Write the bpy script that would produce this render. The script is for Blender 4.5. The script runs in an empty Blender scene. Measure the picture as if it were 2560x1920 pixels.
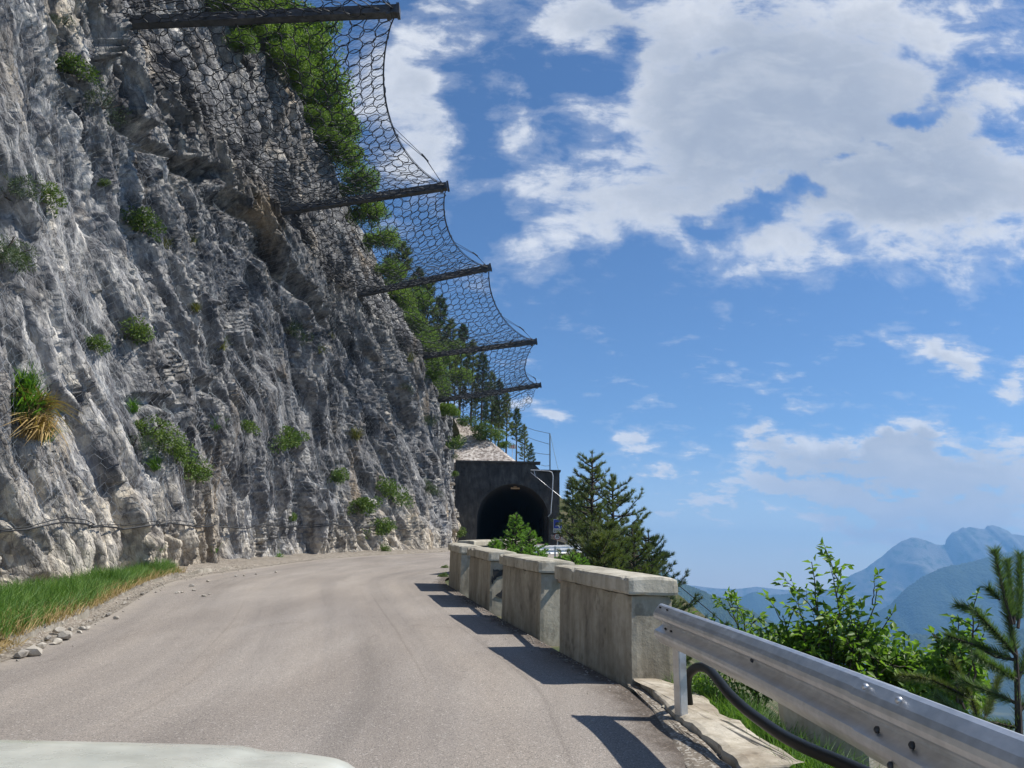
import bpy, math, random
import numpy as np
from mathutils import Vector, Matrix
rng = np.random.default_rng(7); random.seed(7)
sc = bpy.context.scene

# ------------------------------------------------------------------ camera
FPX = 1923.0; TH = math.atan(490 / FPX); HC = 1.5; ROLL = math.radians(1.0)
SL = math.tan(TH - math.atan(352 / FPX))
CF = np.array([0, math.cos(TH), math.sin(TH)]); CU0 = np.array([0, -math.sin(TH), math.cos(TH)]); CR0 = np.array([1.0, 0, 0])
CR = CR0 * math.cos(ROLL) + CU0 * math.sin(ROLL); CU = CU0 * math.cos(ROLL) - CR0 * math.sin(ROLL)
CP = np.array([0, 0, HC])
cam_d = bpy.data.cameras.new('camera'); cam = bpy.data.objects.new('camera', cam_d); sc.collection.objects.link(cam)
cam_d.sensor_width = 36; cam_d.lens = 36 * FPX / 2560; cam_d.clip_start = 0.05; cam_d.clip_end = 60000
m = Matrix.Identity(4)
for i in range(3):
    m[i][0] = CR[i]; m[i][1] = CU[i]; m[i][2] = -CF[i]; m[i][3] = CP[i]
cam.matrix_world = m
sc.camera = cam
def ray(px, py):
    return CF + CR * ((px - 1280) / FPX) + CU * ((960 - py) / FPX)
def at(px, py, y):
    r = ray(px, py); return CP + r * (y / r[1])
def gnd(px, py, off=0.0):
    r = ray(px, py); d = (HC - off) / (SL * r[1] - r[2]); return CP + r * d
def proj(P):
    Q = P - CP; z = Q @ CF; z = np.where(z > .05, z, .05)
    return 1280 + FPX * (Q @ CR) / z, 960 - FPX * (Q @ CU) / z, z

# ------------------------------------------------------------------ sun, exposure, sky
SUN_EL = math.radians(50); SUN_DIR = Vector((math.cos(SUN_EL), -0.03, math.sin(SUN_EL))).normalized()
sd = bpy.data.lights.new('sun', 'SUN'); sd.energy = 4.6; sd.angle = math.radians(0.53); sd.color = (1.0, 0.95, 0.87)
so = bpy.data.objects.new('sun', sd); sc.collection.objects.link(so); so.location = (20, 0, 40)
so.rotation_euler = SUN_DIR.to_track_quat('Z', 'Y').to_euler()
sc.view_settings.view_transform = 'Standard'; sc.view_settings.look = 'None'
EXPO = 0.55; sc.view_settings.exposure = EXPO; sc.view_settings.gamma = 1.0

class NT:
    """tiny node-tree expression helper"""
    def __init__(s, tree): s.t = tree; s.n = tree.nodes; s.l = tree.links
    def new(s, typ, **kw):
        n = s.n.new(typ)
        for k, v in kw.items(): setattr(n, k, v)
        return n
    def put(s, sock, v):
        if hasattr(v, 'links') or isinstance(v, bpy.types.NodeSocket): s.l.new(v, sock)
        else: sock.default_value = v
    def m(s, op, a, b=0.0, c=None, clamp=False):
        n = s.new('ShaderNodeMath', operation=op, use_clamp=clamp)
        s.put(n.inputs[0], a); s.put(n.inputs[1], b)
        if c is not None: s.put(n.inputs[2], c)
        return n.outputs[0]
    def ramp(s, fac, stops, interp='LINEAR'):
        n = s.new('ShaderNodeValToRGB'); s.l.new(fac, n.inputs[0]); cr = n.color_ramp; cr.interpolation = interp
        while len(cr.elements) > 1: cr.elements.remove(cr.elements[-1])
        cr.elements[0].position = stops[0][0]; cr.elements[0].color = c4(stops[0][1])
        for p, c in stops[1:]:
            e = cr.elements.new(p); e.color = c4(c)
        return n.outputs[0]
    def mix(s, f, a, b, mode='MIX'):
        n = s.new('ShaderNodeMix', data_type='RGBA', blend_type=mode)
        s.put(n.inputs[0], f); s.put(n.inputs[6], c4(a) if isinstance(a, tuple) else a); s.put(n.inputs[7], c4(b) if isinstance(b, tuple) else b)
        return n.outputs[2]
    def noise(s, vec, scale, detail=4, rough=.55, dist=0.0, out=0):
        n = s.new('ShaderNodeTexNoise'); n.inputs['Scale'].default_value = scale; n.inputs['Detail'].default_value = detail
        n.inputs['Roughness'].default_value = rough; n.inputs['Distortion'].default_value = dist
        if vec is not None: s.l.new(vec, n.inputs['Vector'])
        return n.outputs[out]
    def vor(s, vec, scale, feature='F1', out='Distance', rnd=1.0):
        n = s.new('ShaderNodeTexVoronoi', feature=feature); n.inputs['Scale'].default_value = scale; n.inputs['Randomness'].default_value = rnd
        if vec is not None: s.l.new(vec, n.inputs['Vector'])
        return n.outputs[out]
    def map(s, vec, scale=(1, 1, 1), rot=(0, 0, 0), loc=(0, 0, 0)):
        n = s.new('ShaderNodeMapping'); s.l.new(vec, n.inputs[0]); n.inputs['Scale'].default_value = scale
        n.inputs['Rotation'].default_value = rot; n.inputs['Location'].default_value = loc
        return n.outputs[0]
def c4(c): return (c[0], c[1], c[2], 1.0) if len(c) == 3 else c

world = bpy.data.worlds.new('World'); sc.world = world; world.use_nodes = True
w = NT(world.node_tree); w.n.clear()
wo = w.new('ShaderNodeOutputWorld'); bg = w.new('ShaderNodeBackground'); w.l.new(bg.outputs[0], wo.inputs[0])
BGS = 0.085; bg.inputs[1].default_value = BGS
sky = w.new('ShaderNodeTexSky', sky_type='NISHITA'); sky.sun_disc = False; sky.sun_elevation = SUN_EL; sky.sun_rotation = math.radians(90)
sky.altitude = 900; sky.air_density = 1.0; sky.dust_density = 0.25; sky.ozone_density = 3.5
hs = w.new('ShaderNodeHueSaturation'); hs.inputs['Saturation'].default_value = 1.12; w.l.new(sky.outputs[0], hs.inputs['Color'])
skyc = w.mix(1.0, hs.outputs[0], (0.98, 1.0, 1.06), 'MULTIPLY')
tc = w.new('ShaderNodeTexCoord'); sx = w.new('ShaderNodeSeparateXYZ'); w.l.new(tc.outputs['Generated'], sx.inputs[0])
yy = w.m('MAXIMUM', sx.outputs[1], 0.08)
uu = w.m('DIVIDE', sx.outputs[0], yy); ww = w.m('DIVIDE', sx.outputs[2], yy)
cmb = w.new('ShaderNodeCombineXYZ'); w.l.new(uu, cmb.inputs[0]); w.l.new(ww, cmb.inputs[1])
uv = cmb.outputs[0]
wn = w.new('ShaderNodeTexNoise'); wn.inputs['Scale'].default_value = 5.0; wn.inputs['Detail'].default_value = 7; wn.inputs['Roughness'].default_value = .6; w.l.new(uv, wn.inputs['Vector'])
vs = w.new('ShaderNodeVectorMath', operation='MULTIPLY_ADD'); w.l.new(wn.outputs['Color'], vs.inputs[0]); vs.inputs[1].default_value = (.2, .2, 0); vs.inputs[2].default_value = (-.1, -.1, 0)
va = w.new('ShaderNodeVectorMath', operation='ADD'); w.l.new(uv, va.inputs[0]); w.l.new(vs.outputs[0], va.inputs[1])
sx2 = w.new('ShaderNodeSeparateXYZ'); w.l.new(va.outputs[0], sx2.inputs[0]); du, dw = sx2.outputs[0], sx2.outputs[1]
# clouds as they hang in the sky: direction, extent, weight
BL = [(1560,110,330,190,1.15),(1900,90,420,210,1.3),(1500,290,230,170,1.1),(1770,330,270,150,1.1),(1390,420,160,80,.95),(1185,395,115,50,.85),
      (1250,485,190,50,.8),(1135,570,85,42,.9),(1125,265,45,75,.55),(1190,60,120,80,.75),(1300,20,100,80,.85),(2080,330,260,130,1.1),
      (2120,470,260,120,1.15),(1900,450,170,80,.9),(1650,510,130,60,.7),(2010,590,150,45,.8),(1620,582,40,16,.5),
      (770,170,90,180,.8),(925,310,55,110,.8),(850,250,90,110,.5),(915,60,80,120,.5),(880,150,70,90,.55),(1000,20,70,60,.5),
      (1990,755,62,32,.75),(2062,795,55,46,.8),(2210,850,50,36,.8),(1180,893,80,28,.95),(1203,928,35,16,.75),(1372,970,60,24,.8),(1460,1018,34,16,.65),
      (1620,930,90,40,.65),(1700,965,150,42,.75),(1800,1005,220,44,.8),(2080,1000,240,70,.95),(1950,970,80,30,.7),(1650,1080,170,50,.75),
      (1880,1075,300,60,.9),(2120,1090,240,70,.9),(1850,1135,120,26,.6),(1600,1235,210,30,.5),(1380,1150,60,42,.7),(2000,1200,200,40,.5)]
NEG = [(2160,165,100,32,1.3),(2050,205,80,24,1.1),(1967,240,60,20,1.0),(1871,297,55,18,.95),(1802,342,50,18,.95),(1750,400,50,20,1.0),(1650,428,75,24,1.1),(1540,470,60,26,.9),(1880,1030,120,14,.9),(1700,1020,90,12,.8),(2060,1060,160,12,.8),(1760,1108,160,12,.8),(1340,110,40,45,.8),(2180,290,60,22,.6),(1290,200,50,60,.5),(1180,180,70,50,.7)]
def blob(b):
    px, py, rx, ry, a = b; k = 2560 / 2212
    r = ray(px * k, py * k); u0, w0 = r[0] / r[1], r[2] / r[1]
    s = k / FPX / r[1]
    p = w.m('MULTIPLY', w.m('SUBTRACT', du, u0), 1 / (rx * s)); q = w.m('MULTIPLY', w.m('SUBTRACT', dw, w0), 1 / (ry * s * 1.05))
    d2 = w.m('ADD', w.m('MULTIPLY', p, p), w.m('MULTIPLY', q, q))
    return w.m('MULTIPLY', w.m('EXPONENT', w.m('MULTIPLY', d2, -0.85)), a * (.62 if rx > 75 and py < 880 else .86 if py > 900 and rx > 75 else 1.0))
acc = None
for b in BL:
    v = blob(b); acc = v if acc is None else w.m('ADD', acc, v)
pos = acc
for b in NEG: acc = w.m('SUBTRACT', acc, w.m('MULTIPLY', blob(b), .95))
def sstep0(x, a, b):
    n = w.new('ShaderNodeMapRange', interpolation_type='SMOOTHSTEP'); w.l.new(x, n.inputs[0]); n.inputs[1].default_value = a; n.inputs[2].default_value = b
    return n.outputs[0]
nz = w.noise(w.map(uv, (1, 1.9, 1)), 9.0, 9, .62, .25)
nf = w.noise(uv, 34.0, 6, .6, .3)
nsum = w.m('ADD', w.m('MULTIPLY', w.m('SUBTRACT', nz, .5), 2.9), w.m('MULTIPLY', w.m('SUBTRACT', nf, .5), .55))
nlow = w.noise(w.map(uv, (1, 3.2, 1)), 17.0, 7, .62, .3)
dens = w.m('ADD', w.m('ADD', acc, nsum), w.m('MULTIPLY', w.m('MULTIPLY', w.m('SUBTRACT', nlow, .53), 3.2), sstep0(ww, .42, .26)))
front = w.m('GREATER_THAN', sx.outputs[1], 0.09)
bgn = w.m('SUBTRACT', w.m('MULTIPLY', w.noise(tc.outputs['Generated'], 3.0, 6, .6), 3.0), 1.35)
dens = w.m('ADD', w.m('MULTIPLY', dens, front), w.m('MULTIPLY', bgn, w.m('SUBTRACT', 1.0, front)))
def sstep(x, a, b):
    n = w.new('ShaderNodeMapRange', interpolation_type='SMOOTHSTEP'); w.l.new(x, n.inputs[0]); n.inputs[1].default_value = a; n.inputs[2].default_value = b
    return n.outputs[0]
cov = w.m('MULTIPLY', sstep(dens, .30, 1.1), .97)
veil = w.m('MULTIPLY', sstep(dens, .1, .6), .22)
cov = w.m('MAXIMUM', w.m('MAXIMUM', cov, veil), w.m('MULTIPLY', sstep(ww, .2, -.04), .7))
thick = sstep(w.m('ADD', pos, w.m('MULTIPLY', nsum, .45)), 0.70, 1.45)
CW = 0.78 / BGS / 2 ** EXPO
ccol = w.mix(thick, (CW * 1.02, CW * 1.06, CW * 1.14), (CW * .52, CW * .59, CW * .72))
ccol = w.mix(w.m('MULTIPLY', sstep(nz, .42, .72), .25), ccol, (CW * 1.25, CW * 1.25, CW * 1.26))
low = sstep(ww, .32, .02)
ccol = w.mix(w.m('MULTIPLY', sstep(nf, .35, .7), .22), ccol, (CW * .70, CW * .76, CW * .88))
ccol = w.mix(w.m('MULTIPLY', low, .45), ccol, (CW * 1.12, CW * 1.16, CW * 1.24))
w.l.new(w.mix(cov, skyc, ccol), bg.inputs[0])

# ------------------------------------------------------------------ helpers
def tag(o, label=None, cat=None, group=None, kind=None):
    for k, v in (('label', label), ('category', cat), ('group', group), ('kind', kind)):
        if v: o[k] = v
    return o
def link(o, parent=None):
    sc.collection.objects.link(o)
    if parent is not None: o.parent = parent
    return o
def empty(name, loc, label, cat, group=None):
    o = bpy.data.objects.new(name, None); o.location = tuple(float(v) for v in loc); o.empty_display_size = .2
    link(o); return tag(o, label, cat, group)
def mesh(name, V, F, mat, parent=None, smooth=False, origin=None, extra=None, mi=None):
    """V (n,3) world coordinates; F array or list of faces; made relative to parent/origin"""
    V = np.asarray(V, dtype=np.float64)
    me = bpy.data.meshes.new(name)
    off = np.array(parent.location) if parent is not None and origin is None else (np.array(origin) if origin is not None else np.zeros(3))
    V = V - off
    if isinstance(F, np.ndarray) and F.ndim == 2:
        n, k = F.shape
        me.vertices.add(len(V)); me.vertices.foreach_set('co', V.astype(np.float32).ravel())
        me.loops.add(n * k); me.loops.foreach_set('vertex_index', F.astype(np.int32).ravel())
        me.polygons.add(n); me.polygons.foreach_set('loop_start', np.arange(0, n * k, k, dtype=np.int32)); me.polygons.foreach_set('loop_total', np.full(n, k, dtype=np.int32))
        me.update(calc_edges=True)
    else:
        me.from_pydata([tuple(v) for v in V], [], [tuple(int(i) for i in f) for f in F]); me.update()
    for mm in (mat if isinstance(mat, (list, tuple)) else [mat]): me.materials.append(mm)
    if mi is not None: me.polygons.foreach_set('material_index', np.asarray(mi, dtype=np.int32))
    if smooth: me.polygons.foreach_set('use_smooth', np.ones(len(me.polygons), dtype=bool))
    o = bpy.data.objects.new(name, me)
    if parent is None and origin is not None: o.location = tuple(origin)
    return link(o, parent)
class MB:
    """collects quads/tris from many primitives into one mesh"""
    def __init__(s): s.V = []; s.F = []; s.n = 0
    def add(s, V, F):
        V = np.asarray(V, float); s.V.append(V); s.F += [tuple(int(i) + s.n for i in f) for f in F]; s.n += len(V)
    def box(s, c, d, R=None):
        c = np.array(c, float); d = np.array(d, float) / 2
        V = np.array([[x, y, z] for z in (-1, 1) for y in (-1, 1) for x in (-1, 1)]) * d
        if R is not None: V = V @ np.array(R).T
        s.add(V + c, [(0, 2, 3, 1), (4, 5, 7, 6), (0, 1, 5, 4), (2, 6, 7, 3), (0, 4, 6, 2), (1, 3, 7, 5)])
    def tube(s, P, r, n=8, cap=True):
        P = np.asarray(P, float); r = np.broadcast_to(np.asarray(r, float), (len(P),))
        T = np.gradient(P, axis=0); T /= np.linalg.norm(T, axis=1)[:, None] + 1e-12
        a = np.array([0, 0, 1.0]) if abs(T[0][2]) < .9 else np.array([1.0, 0, 0])
        V = []
        for i in range(len(P)):
            b = np.cross(T[i], a); b /= np.linalg.norm(b) + 1e-12; c = np.cross(b, T[i]); a = c
            for k in range(n):
                t = 2 * math.pi * k / n; V.append(P[i] + r[i] * (b * math.cos(t) + c * math.sin(t)))
        F = [(i * n + k, i * n + (k + 1) % n, (i + 1) * n + (k + 1) % n, (i + 1) * n + k) for i in range(len(P) - 1) for k in range(n)]
        if cap: F += [tuple(range(n))[::-1], tuple((len(P) - 1) * n + k for k in range(n))]
        s.add(V, F)
    def build(s, name, mat, parent=None, smooth=False, origin=None):
        return mesh(name, np.concatenate(s.V), s.F, mat, parent, smooth, origin)
def segtubes(A, B, r, n=3):
    """many straight thin wires at once -> V, F arrays"""
    A = np.asarray(A); B = np.asarray(B); D = B - A; L = np.linalg.norm(D, axis=1)[:, None] + 1e-9; D = D / L
    ref = np.where(np.abs(D[:, 2:3]) < .8, np.array([[0, 0, 1.0]]), np.array([[1.0, 0, 0]]))
    b = np.cross(D, ref); b /= np.linalg.norm(b, axis=1)[:, None] + 1e-9; c = np.cross(D, b)
    N = len(A); V = np.zeros((N, 2 * n, 3))
    for k in range(n):
        t = 2 * math.pi * k / n; o = (b * math.cos(t) + c * math.sin(t)) * r
        V[:, k] = A + o; V[:, n + k] = B + o
    base = (np.arange(N) * 2 * n)[:, None, None]
    f = np.array([[k, (k + 1) % n, n + (k + 1) % n, n + k] for k in range(n)])[None]
    return V.reshape(-1, 3), (base + f).reshape(-1, 4)
def copy_tree(o, parent=None):
    c = o.copy(); sc.collection.objects.link(c); c.parent = parent
    for ch in list(o.children): copy_tree(ch, c)
    return c

# vectorised noise
def h3(i, j, k, s=0):
    n = (i * 374761393 + j * 668265263 + k * 2147483647 + s * 974711) & 0xffffffff
    n = ((n ^ (n >> 13)) * 1274126177) & 0xffffffff
    n = ((n ^ (n >> 16)) * 2246822519) & 0xffffffff
    return ((n ^ (n >> 15)) & 0xffffff) / float(0xffffff)
def vnoise(P, s=0):
    I = np.floor(P).astype(np.int64); f = P - I; f = f * f * (3 - 2 * f); r = 0
    for a in (0, 1):
        for b in (0, 1):
            for c in (0, 1):
                wt = (f[..., 0] if a else 1 - f[..., 0]) * (f[..., 1] if b else 1 - f[..., 1]) * (f[..., 2] if c else 1 - f[..., 2])
                r = r + wt * h3(I[..., 0] + a, I[..., 1] + b, I[..., 2] + c, s)
    return r * 2 - 1
def fbm(P, oct=4, s=0, g=.5):
    a = 1.0; r = 0; t = 0
    for o in range(oct): r = r + a * vnoise(P * 2 ** o + o * 17.3, s + o); t += a; a *= g
    return r / t
def facets(P, s=0, tilt=.9):
    """voronoi cells, each a tilted plane: broken rock faces"""
    I = np.floor(P).astype(np.int64); f1 = np.full(P.shape[:-1], 9.0); f2 = f1.copy(); val = np.zeros(P.shape[:-1])
    for a in (-1, 0, 1):
        for b in (-1, 0, 1):
            for c in (-1, 0, 1):
                X, Y, Z = I[..., 0] + a, I[..., 1] + b, I[..., 2] + c
                j = np.stack([h3(X, Y, Z, s + 1), h3(X, Y, Z, s + 2), h3(X, Y, Z, s + 3)], -1)
                D = P - (np.stack([X, Y, Z], -1) + j); d = np.sqrt((D ** 2).sum(-1))
                g = np.stack([h3(X, Y, Z, s + 4), h3(X, Y, Z, s + 5), h3(X, Y, Z, s + 6)], -1) - .5
                v = h3(X, Y, Z, s + 7) - .5 + tilt * 2 * (D * g).sum(-1)
                cl = d < f1; f2 = np.where(cl, f1, np.minimum(f2, d)); val = np.where(cl, v, val); f1 = np.where(cl, d, f1)
    return val, f2 - f1
def grid_faces(nu, nv):
    i = np.arange(nu - 1)[:, None] * nv + np.arange(nv - 1)[None]
    return np.stack([i, i + nv, i + nv + 1, i + 1], -1).reshape(-1, 4)

# ------------------------------------------------------------------ materials
def mat(name, base=(.5, .5, .5), rough=.8, metal=0.0, fn=None, spec=None):
    M = bpy.data.materials.new(name); M.use_nodes = True; t = NT(M.node_tree); b = M.node_tree.nodes['Principled BSDF']
    b.inputs['Base Color'].default_value = c4(base); b.inputs['Roughness'].default_value = rough; b.inputs['Metallic'].default_value = metal
    if spec is not None: b.inputs['Specular IOR Level'].default_value = spec
    if fn: fn(t, b)
    return M
def opos(t): return t.new('ShaderNodeTexCoord').outputs['Object']
def gpos(t): return t.new('ShaderNodeNewGeometry').outputs['Position']
def bump(t, b, h, strength=.5, dist=.02, normal=None):
    n = t.new('ShaderNodeBump'); n.inputs['Strength'].default_value = strength; n.inputs['Distance'].default_value = dist
    t.l.new(h, n.inputs['Height']); 
    if normal is not None: t.l.new(normal, n.inputs['Normal'])
    t.l.new(n.outputs[0], b.inputs['Normal']); return n.outputs[0]

def f_rock(t, b):
    p = gpos(t)
    sp = t.map(t.map(p, (1, 1, 1), (math.radians(-32), 0, 0)), (1, 2.2, .6))     # stretched down the dip of the beds
    n1 = t.noise(p, .16, 5, .6, .4); n2 = t.noise(sp, 1.1, 8, .66, .6); n3 = t.noise(sp, 6.0, 6, .65); nf = t.noise(p, 28, 4, .6)
    vd = t.map(p, (1.5, 1.5, .12)); st = t.noise(vd, 1.2, 6, .6)                # run-off streaks
    grey = t.ramp(n2, [(.30, (.095, .096, .099)), (.43, (.235, .236, .241)), (.54, (.39, .39, .389)), (.68, (.60, .592, .575))])
    cream = t.ramp(n3, [(.3, (.32, .275, .215)), (.55, (.54, .495, .42)), (.75, (.68, .65, .58))])
    sz = t.new('ShaderNodeSeparateXYZ'); t.l.new(p, sz.inputs[0])
    hgt = t.m('SUBTRACT', sz.outputs[2], t.m('MULTIPLY', sz.outputs[1], SL))
    lowf = t.new('ShaderNodeMapRange'); t.l.new(hgt, lowf.inputs[0]); lowf.inputs[1].default_value = 4.5; lowf.inputs[2].default_value = .3; lowf.inputs[3].default_value = -.08; lowf.inputs[4].default_value = .15
    nearf = t.new('ShaderNodeMapRange'); t.l.new(sz.outputs[1], nearf.inputs[0]); nearf.inputs[1].default_value = 23; nearf.inputs[2].default_value = 15; nearf.inputs[3].default_value = 0; nearf.inputs[4].default_value = .02
    cf = t.m('ADD', t.m('ADD', n1, lowf.outputs[0]), nearf.outputs[0]); cf = t.m('ADD', cf, t.m('MULTIPLY', t.m('SUBTRACT', n3, .5), .35))
    cm = t.new('ShaderNodeMapRange'); t.l.new(cf, cm.inputs[0]); cm.inputs[1].default_value = .54; cm.inputs[2].default_value = .72
    col = t.mix(cm.outputs[0], grey, cream)
    dk = t.ramp(st, [(.40, (.52, .53, .56)), (.56, (1, 1, 1))]); col = t.mix(.8, col, dk, 'MULTIPLY')
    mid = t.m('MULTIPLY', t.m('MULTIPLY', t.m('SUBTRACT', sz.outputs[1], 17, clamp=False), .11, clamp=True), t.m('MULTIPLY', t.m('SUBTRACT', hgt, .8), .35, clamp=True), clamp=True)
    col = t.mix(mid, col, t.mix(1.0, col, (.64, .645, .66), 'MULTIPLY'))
    bd = t.noise(t.map(sp, (.3, .55, .12), loc=(2, 5, 1)), 1.3, 4, .6, .5); col = t.mix(.9, col, t.ramp(bd, [(.36, (.46, .45, .46)), (.47, (.92, .92, .92)), (.62, (1.1, 1.08, 1.05))]), 'MULTIPLY')
    tn = t.ramp(t.noise(t.map(p, (1, 1, .6), loc=(9, 2, 4)), .42, 5, .65, .3), [(.56, (0, 0, 0)), (.66, (1, 1, 1))]); col = t.mix(t.m('MULTIPLY', tn, .55), col, t.mix(1.0, col, (1.15, .98, .76), 'MULTIPLY'))
    fc1 = t.new('ShaderNodeSeparateColor'); t.l.new(t.vor(t.map(sp, (1, 1, 1)), 1.7, 'F1', 'Color'), fc1.inputs[0]); fc2 = t.new('ShaderNodeSeparateColor'); t.l.new(t.vor(sp, 6.5, 'F1', 'Color'), fc2.inputs[0])
    col = t.mix(.9, col, t.ramp(fc1.outputs[0], [(0, (.74, .74, .76)), (.5, (1, 1, 1)), (1, (1.22, 1.2, 1.16))]), 'MULTIPLY')
    col = t.mix(.9, col, t.ramp(fc2.outputs[0], [(0, (.62, .62, .64)), (.45, (.98, .98, .98)), (.8, (1.1, 1.09, 1.06)), (1, (1.5, 1.45, 1.36))]), 'MULTIPLY')
    rust = t.new('ShaderNodeMapRange'); t.l.new(t.noise(t.map(p, (1, 1, .3), loc=(5, 3, 1)), .5, 5, .6), rust.inputs[0]); rust.inputs[1].default_value = .6; rust.inputs[2].default_value = .74; rust.inputs[4].default_value = .5
    col = t.mix(rust.outputs[0], col, (.34, .25, .15))
    cr = t.vor(t.map(sp, (1, 1, 1)), 2.3, 'DISTANCE_TO_EDGE'); crm = t.ramp(t.m('ADD', cr, t.m('MULTIPLY', t.m('SUBTRACT', n3, .5), .12)), [(0.0, (.3, .3, .32)), (.035, (1, 1, 1))])
    col = t.mix(.45, col, crm, 'MULTIPLY')
    col = t.mix(.35, col, t.ramp(nf, [(.3, (.55, .55, .55)), (.7, (1.3, 1.3, 1.3))]), 'MULTIPLY')
    t.l.new(col, b.inputs['Base Color'])
    v2 = t.vor(sp, 5.5, 'F1', 'Distance'); 
    h = t.m('ADD', t.m('MULTIPLY', n3, .7), t.m('ADD', t.m('MULTIPLY', v2, .6), t.m('MULTIPLY', nf, .3)))
    rg = t.new('ShaderNodeTexNoise', noise_type='RIDGED_MULTIFRACTAL'); rg.inputs['Scale'].default_value = 1.9; rg.inputs['Detail'].default_value = 7; rg.inputs['Roughness'].default_value = .62; t.l.new(sp, rg.inputs['Vector'])
    h = t.m('ADD', h, t.m('MULTIPLY', rg.outputs[0], .55))
    ck2 = t.vor(sp, 4.2, 'DISTANCE_TO_EDGE'); h = t.m('ADD', h, t.m('MULTIPLY', t.m('MINIMUM', ck2, .08), 2.2))
    bump(t, b, t.m('MULTIPLY', h, t.m('ADD', t.m('MULTIPLY', t.noise(p, .3, 3, .6), 2.2), -.35, clamp=False)), .85, .09)
M_rock = mat('limestone', rough=.9, fn=f_rock, spec=.25)

def f_asphalt(t, b):
    p = gpos(t); n1 = t.noise(t.map(p, (1.3, .22, 1), (0, 0, .12)), .9, 5, .55, .3); n2 = t.noise(p, 105, 4, .75); n3 = t.noise(p, .35, 4, .5); v = t.vor(p, 95, 'F1', 'Color')
    base = t.ramp(n1, [(.28, (.215, .190, .168)), (.5, (.25, .223, .198)), (.72, (.29, .262, .235))])
    base = t.mix(.6, base, t.ramp(n3, [(.35, (.86, .86, .87)), (.65, (1.1, 1.09, 1.07))]), 'MULTIPLY')
    base = t.mix(.75, base, t.ramp(n2, [(.36, (.36, .36, .37)), (.5, (1, 1, 1)), (.66, (1.75, 1.72, 1.66))]), 'MULTIPLY')
    sv = t.new('ShaderNodeSeparateColor'); t.l.new(v, sv.inputs[0])
    base = t.mix(t.m('MULTIPLY', t.m('GREATER_THAN', sv.outputs[0], .965), .55), base, (.5, .47, .43))
    base = t.mix(t.m('MULTIPLY', t.m('LESS_THAN', sv.outputs[1], .05), .5), base, (.07, .065, .06))
    la = t.new('ShaderNodeAttribute', attribute_name='lane'); lv = la.outputs['Vector']; ls = t.new('ShaderNodeSeparateXYZ'); t.l.new(lv, ls.inputs[0])
    tr = t.noise(t.map(lv, (1.5, .035, 0)), 1.0, 4, .55); base = t.mix(.85, base, t.ramp(tr, [(.32, (.80, .80, .80)), (.46, (1, 1, 1)), (.62, (1.13, 1.12, 1.10))]), 'MULTIPLY')
    tl = t.noise(t.map(lv, (9, .05, 0)), 1.0, 3, .5); base = t.mix(.6, base, t.ramp(tl, [(.30, (.80, .79, .78)), (.36, (1, 1, 1))]), 'MULTIPLY')
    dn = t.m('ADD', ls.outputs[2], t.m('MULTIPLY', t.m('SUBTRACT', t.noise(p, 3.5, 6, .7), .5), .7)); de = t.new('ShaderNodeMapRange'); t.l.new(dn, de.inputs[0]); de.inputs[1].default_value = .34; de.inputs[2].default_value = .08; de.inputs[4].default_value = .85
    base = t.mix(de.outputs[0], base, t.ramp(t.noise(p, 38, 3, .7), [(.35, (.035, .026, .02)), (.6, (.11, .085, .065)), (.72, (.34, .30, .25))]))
    dl = t.m('ADD', ls.outputs[0], t.m('MULTIPLY', t.m('SUBTRACT', t.noise(p, 2.5, 6, .7), .5), .9)); dg = t.new('ShaderNodeMapRange'); t.l.new(dl, dg.inputs[0]); dg.inputs[1].default_value = .35; dg.inputs[2].default_value = .0; dg.inputs[4].default_value = .7
    base = t.mix(dg.outputs[0], base, (.34, .30, .25))
    # a few fine cracks and darker tar stains
    ck = t.vor(t.map(p, (1, .35, 1)), .42, 'DISTANCE_TO_EDGE'); ckn = t.m('ADD', ck, t.m('MULTIPLY', t.m('SUBTRACT', t.noise(p, 3.2, 6, .7), .5), .22))
    ckm = t.ramp(t.m('ABSOLUTE', ckn), [(0, (.62, .61, .6)), (.006, (1, 1, 1))]); base = t.mix(t.m('MULTIPLY', t.m('GREATER_THAN', t.noise(p, .3, 2), .5), .55), base, ckm, 'MULTIPLY')
    stn = t.m('MULTIPLY', t.m('GREATER_THAN', t.noise(t.map(p, (1, .7, 1), loc=(3, 8, 0)), 2.1, 5, .7), .72), .35); base = t.mix(stn, base, (.13, .115, .105))
    t.l.new(base, b.inputs['Base Color']); bump(t, b, t.m('ADD', n2, t.m('MULTIPLY', n1, .4)), .55, .012)
M_asph = mat('asphalt', rough=.88, fn=f_asphalt, spec=.35)

def f_conc(light, dark, warm):
    def f(t, b):
        p = gpos(t); n = t.noise(t.map(p, (1, 1, .45)), 2.2, 7, .62, .3); n2 = t.noise(p, 11, 5, .6); n3 = t.noise(p, 60, 3, .6)
        c = t.ramp(n, [(.3, dark), (.52, warm), (.72, light)])
        c = t.mix(.55, c, t.ramp(n2, [(.3, (.72, .71, .68)), (.6, (1.08, 1.08, 1.07))]), 'MULTIPLY')
        st = t.noise(t.map(p, (5, 5, .7)), 1.6, 4, .55); c = t.mix(.5, c, t.ramp(st, [(.38, (.66, .63, .57)), (.52, (1, 1, 1))]), 'MULTIPLY')
        spot = t.noise(t.map(p, (1, 1, .8), loc=(2.2, .4, 1.1)), 4.2, 4, .6); c = t.mix(.6, c, t.ramp(spot, [(.34, (.45, .43, .40)), (.41, (1, 1, 1))]), 'MULTIPLY')
        t.l.new(c, b.inputs['Base Color']); bump(t, b, t.m('ADD', t.m('MULTIPLY', n2, 1.0), t.m('MULTIPLY', n3, .35)), .5, .014)
    return f
M_conc = mat('parapet_concrete', rough=.9, fn=f_conc((.46, .425, .345), (.20, .175, .135), (.34, .31, .245)))
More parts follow.
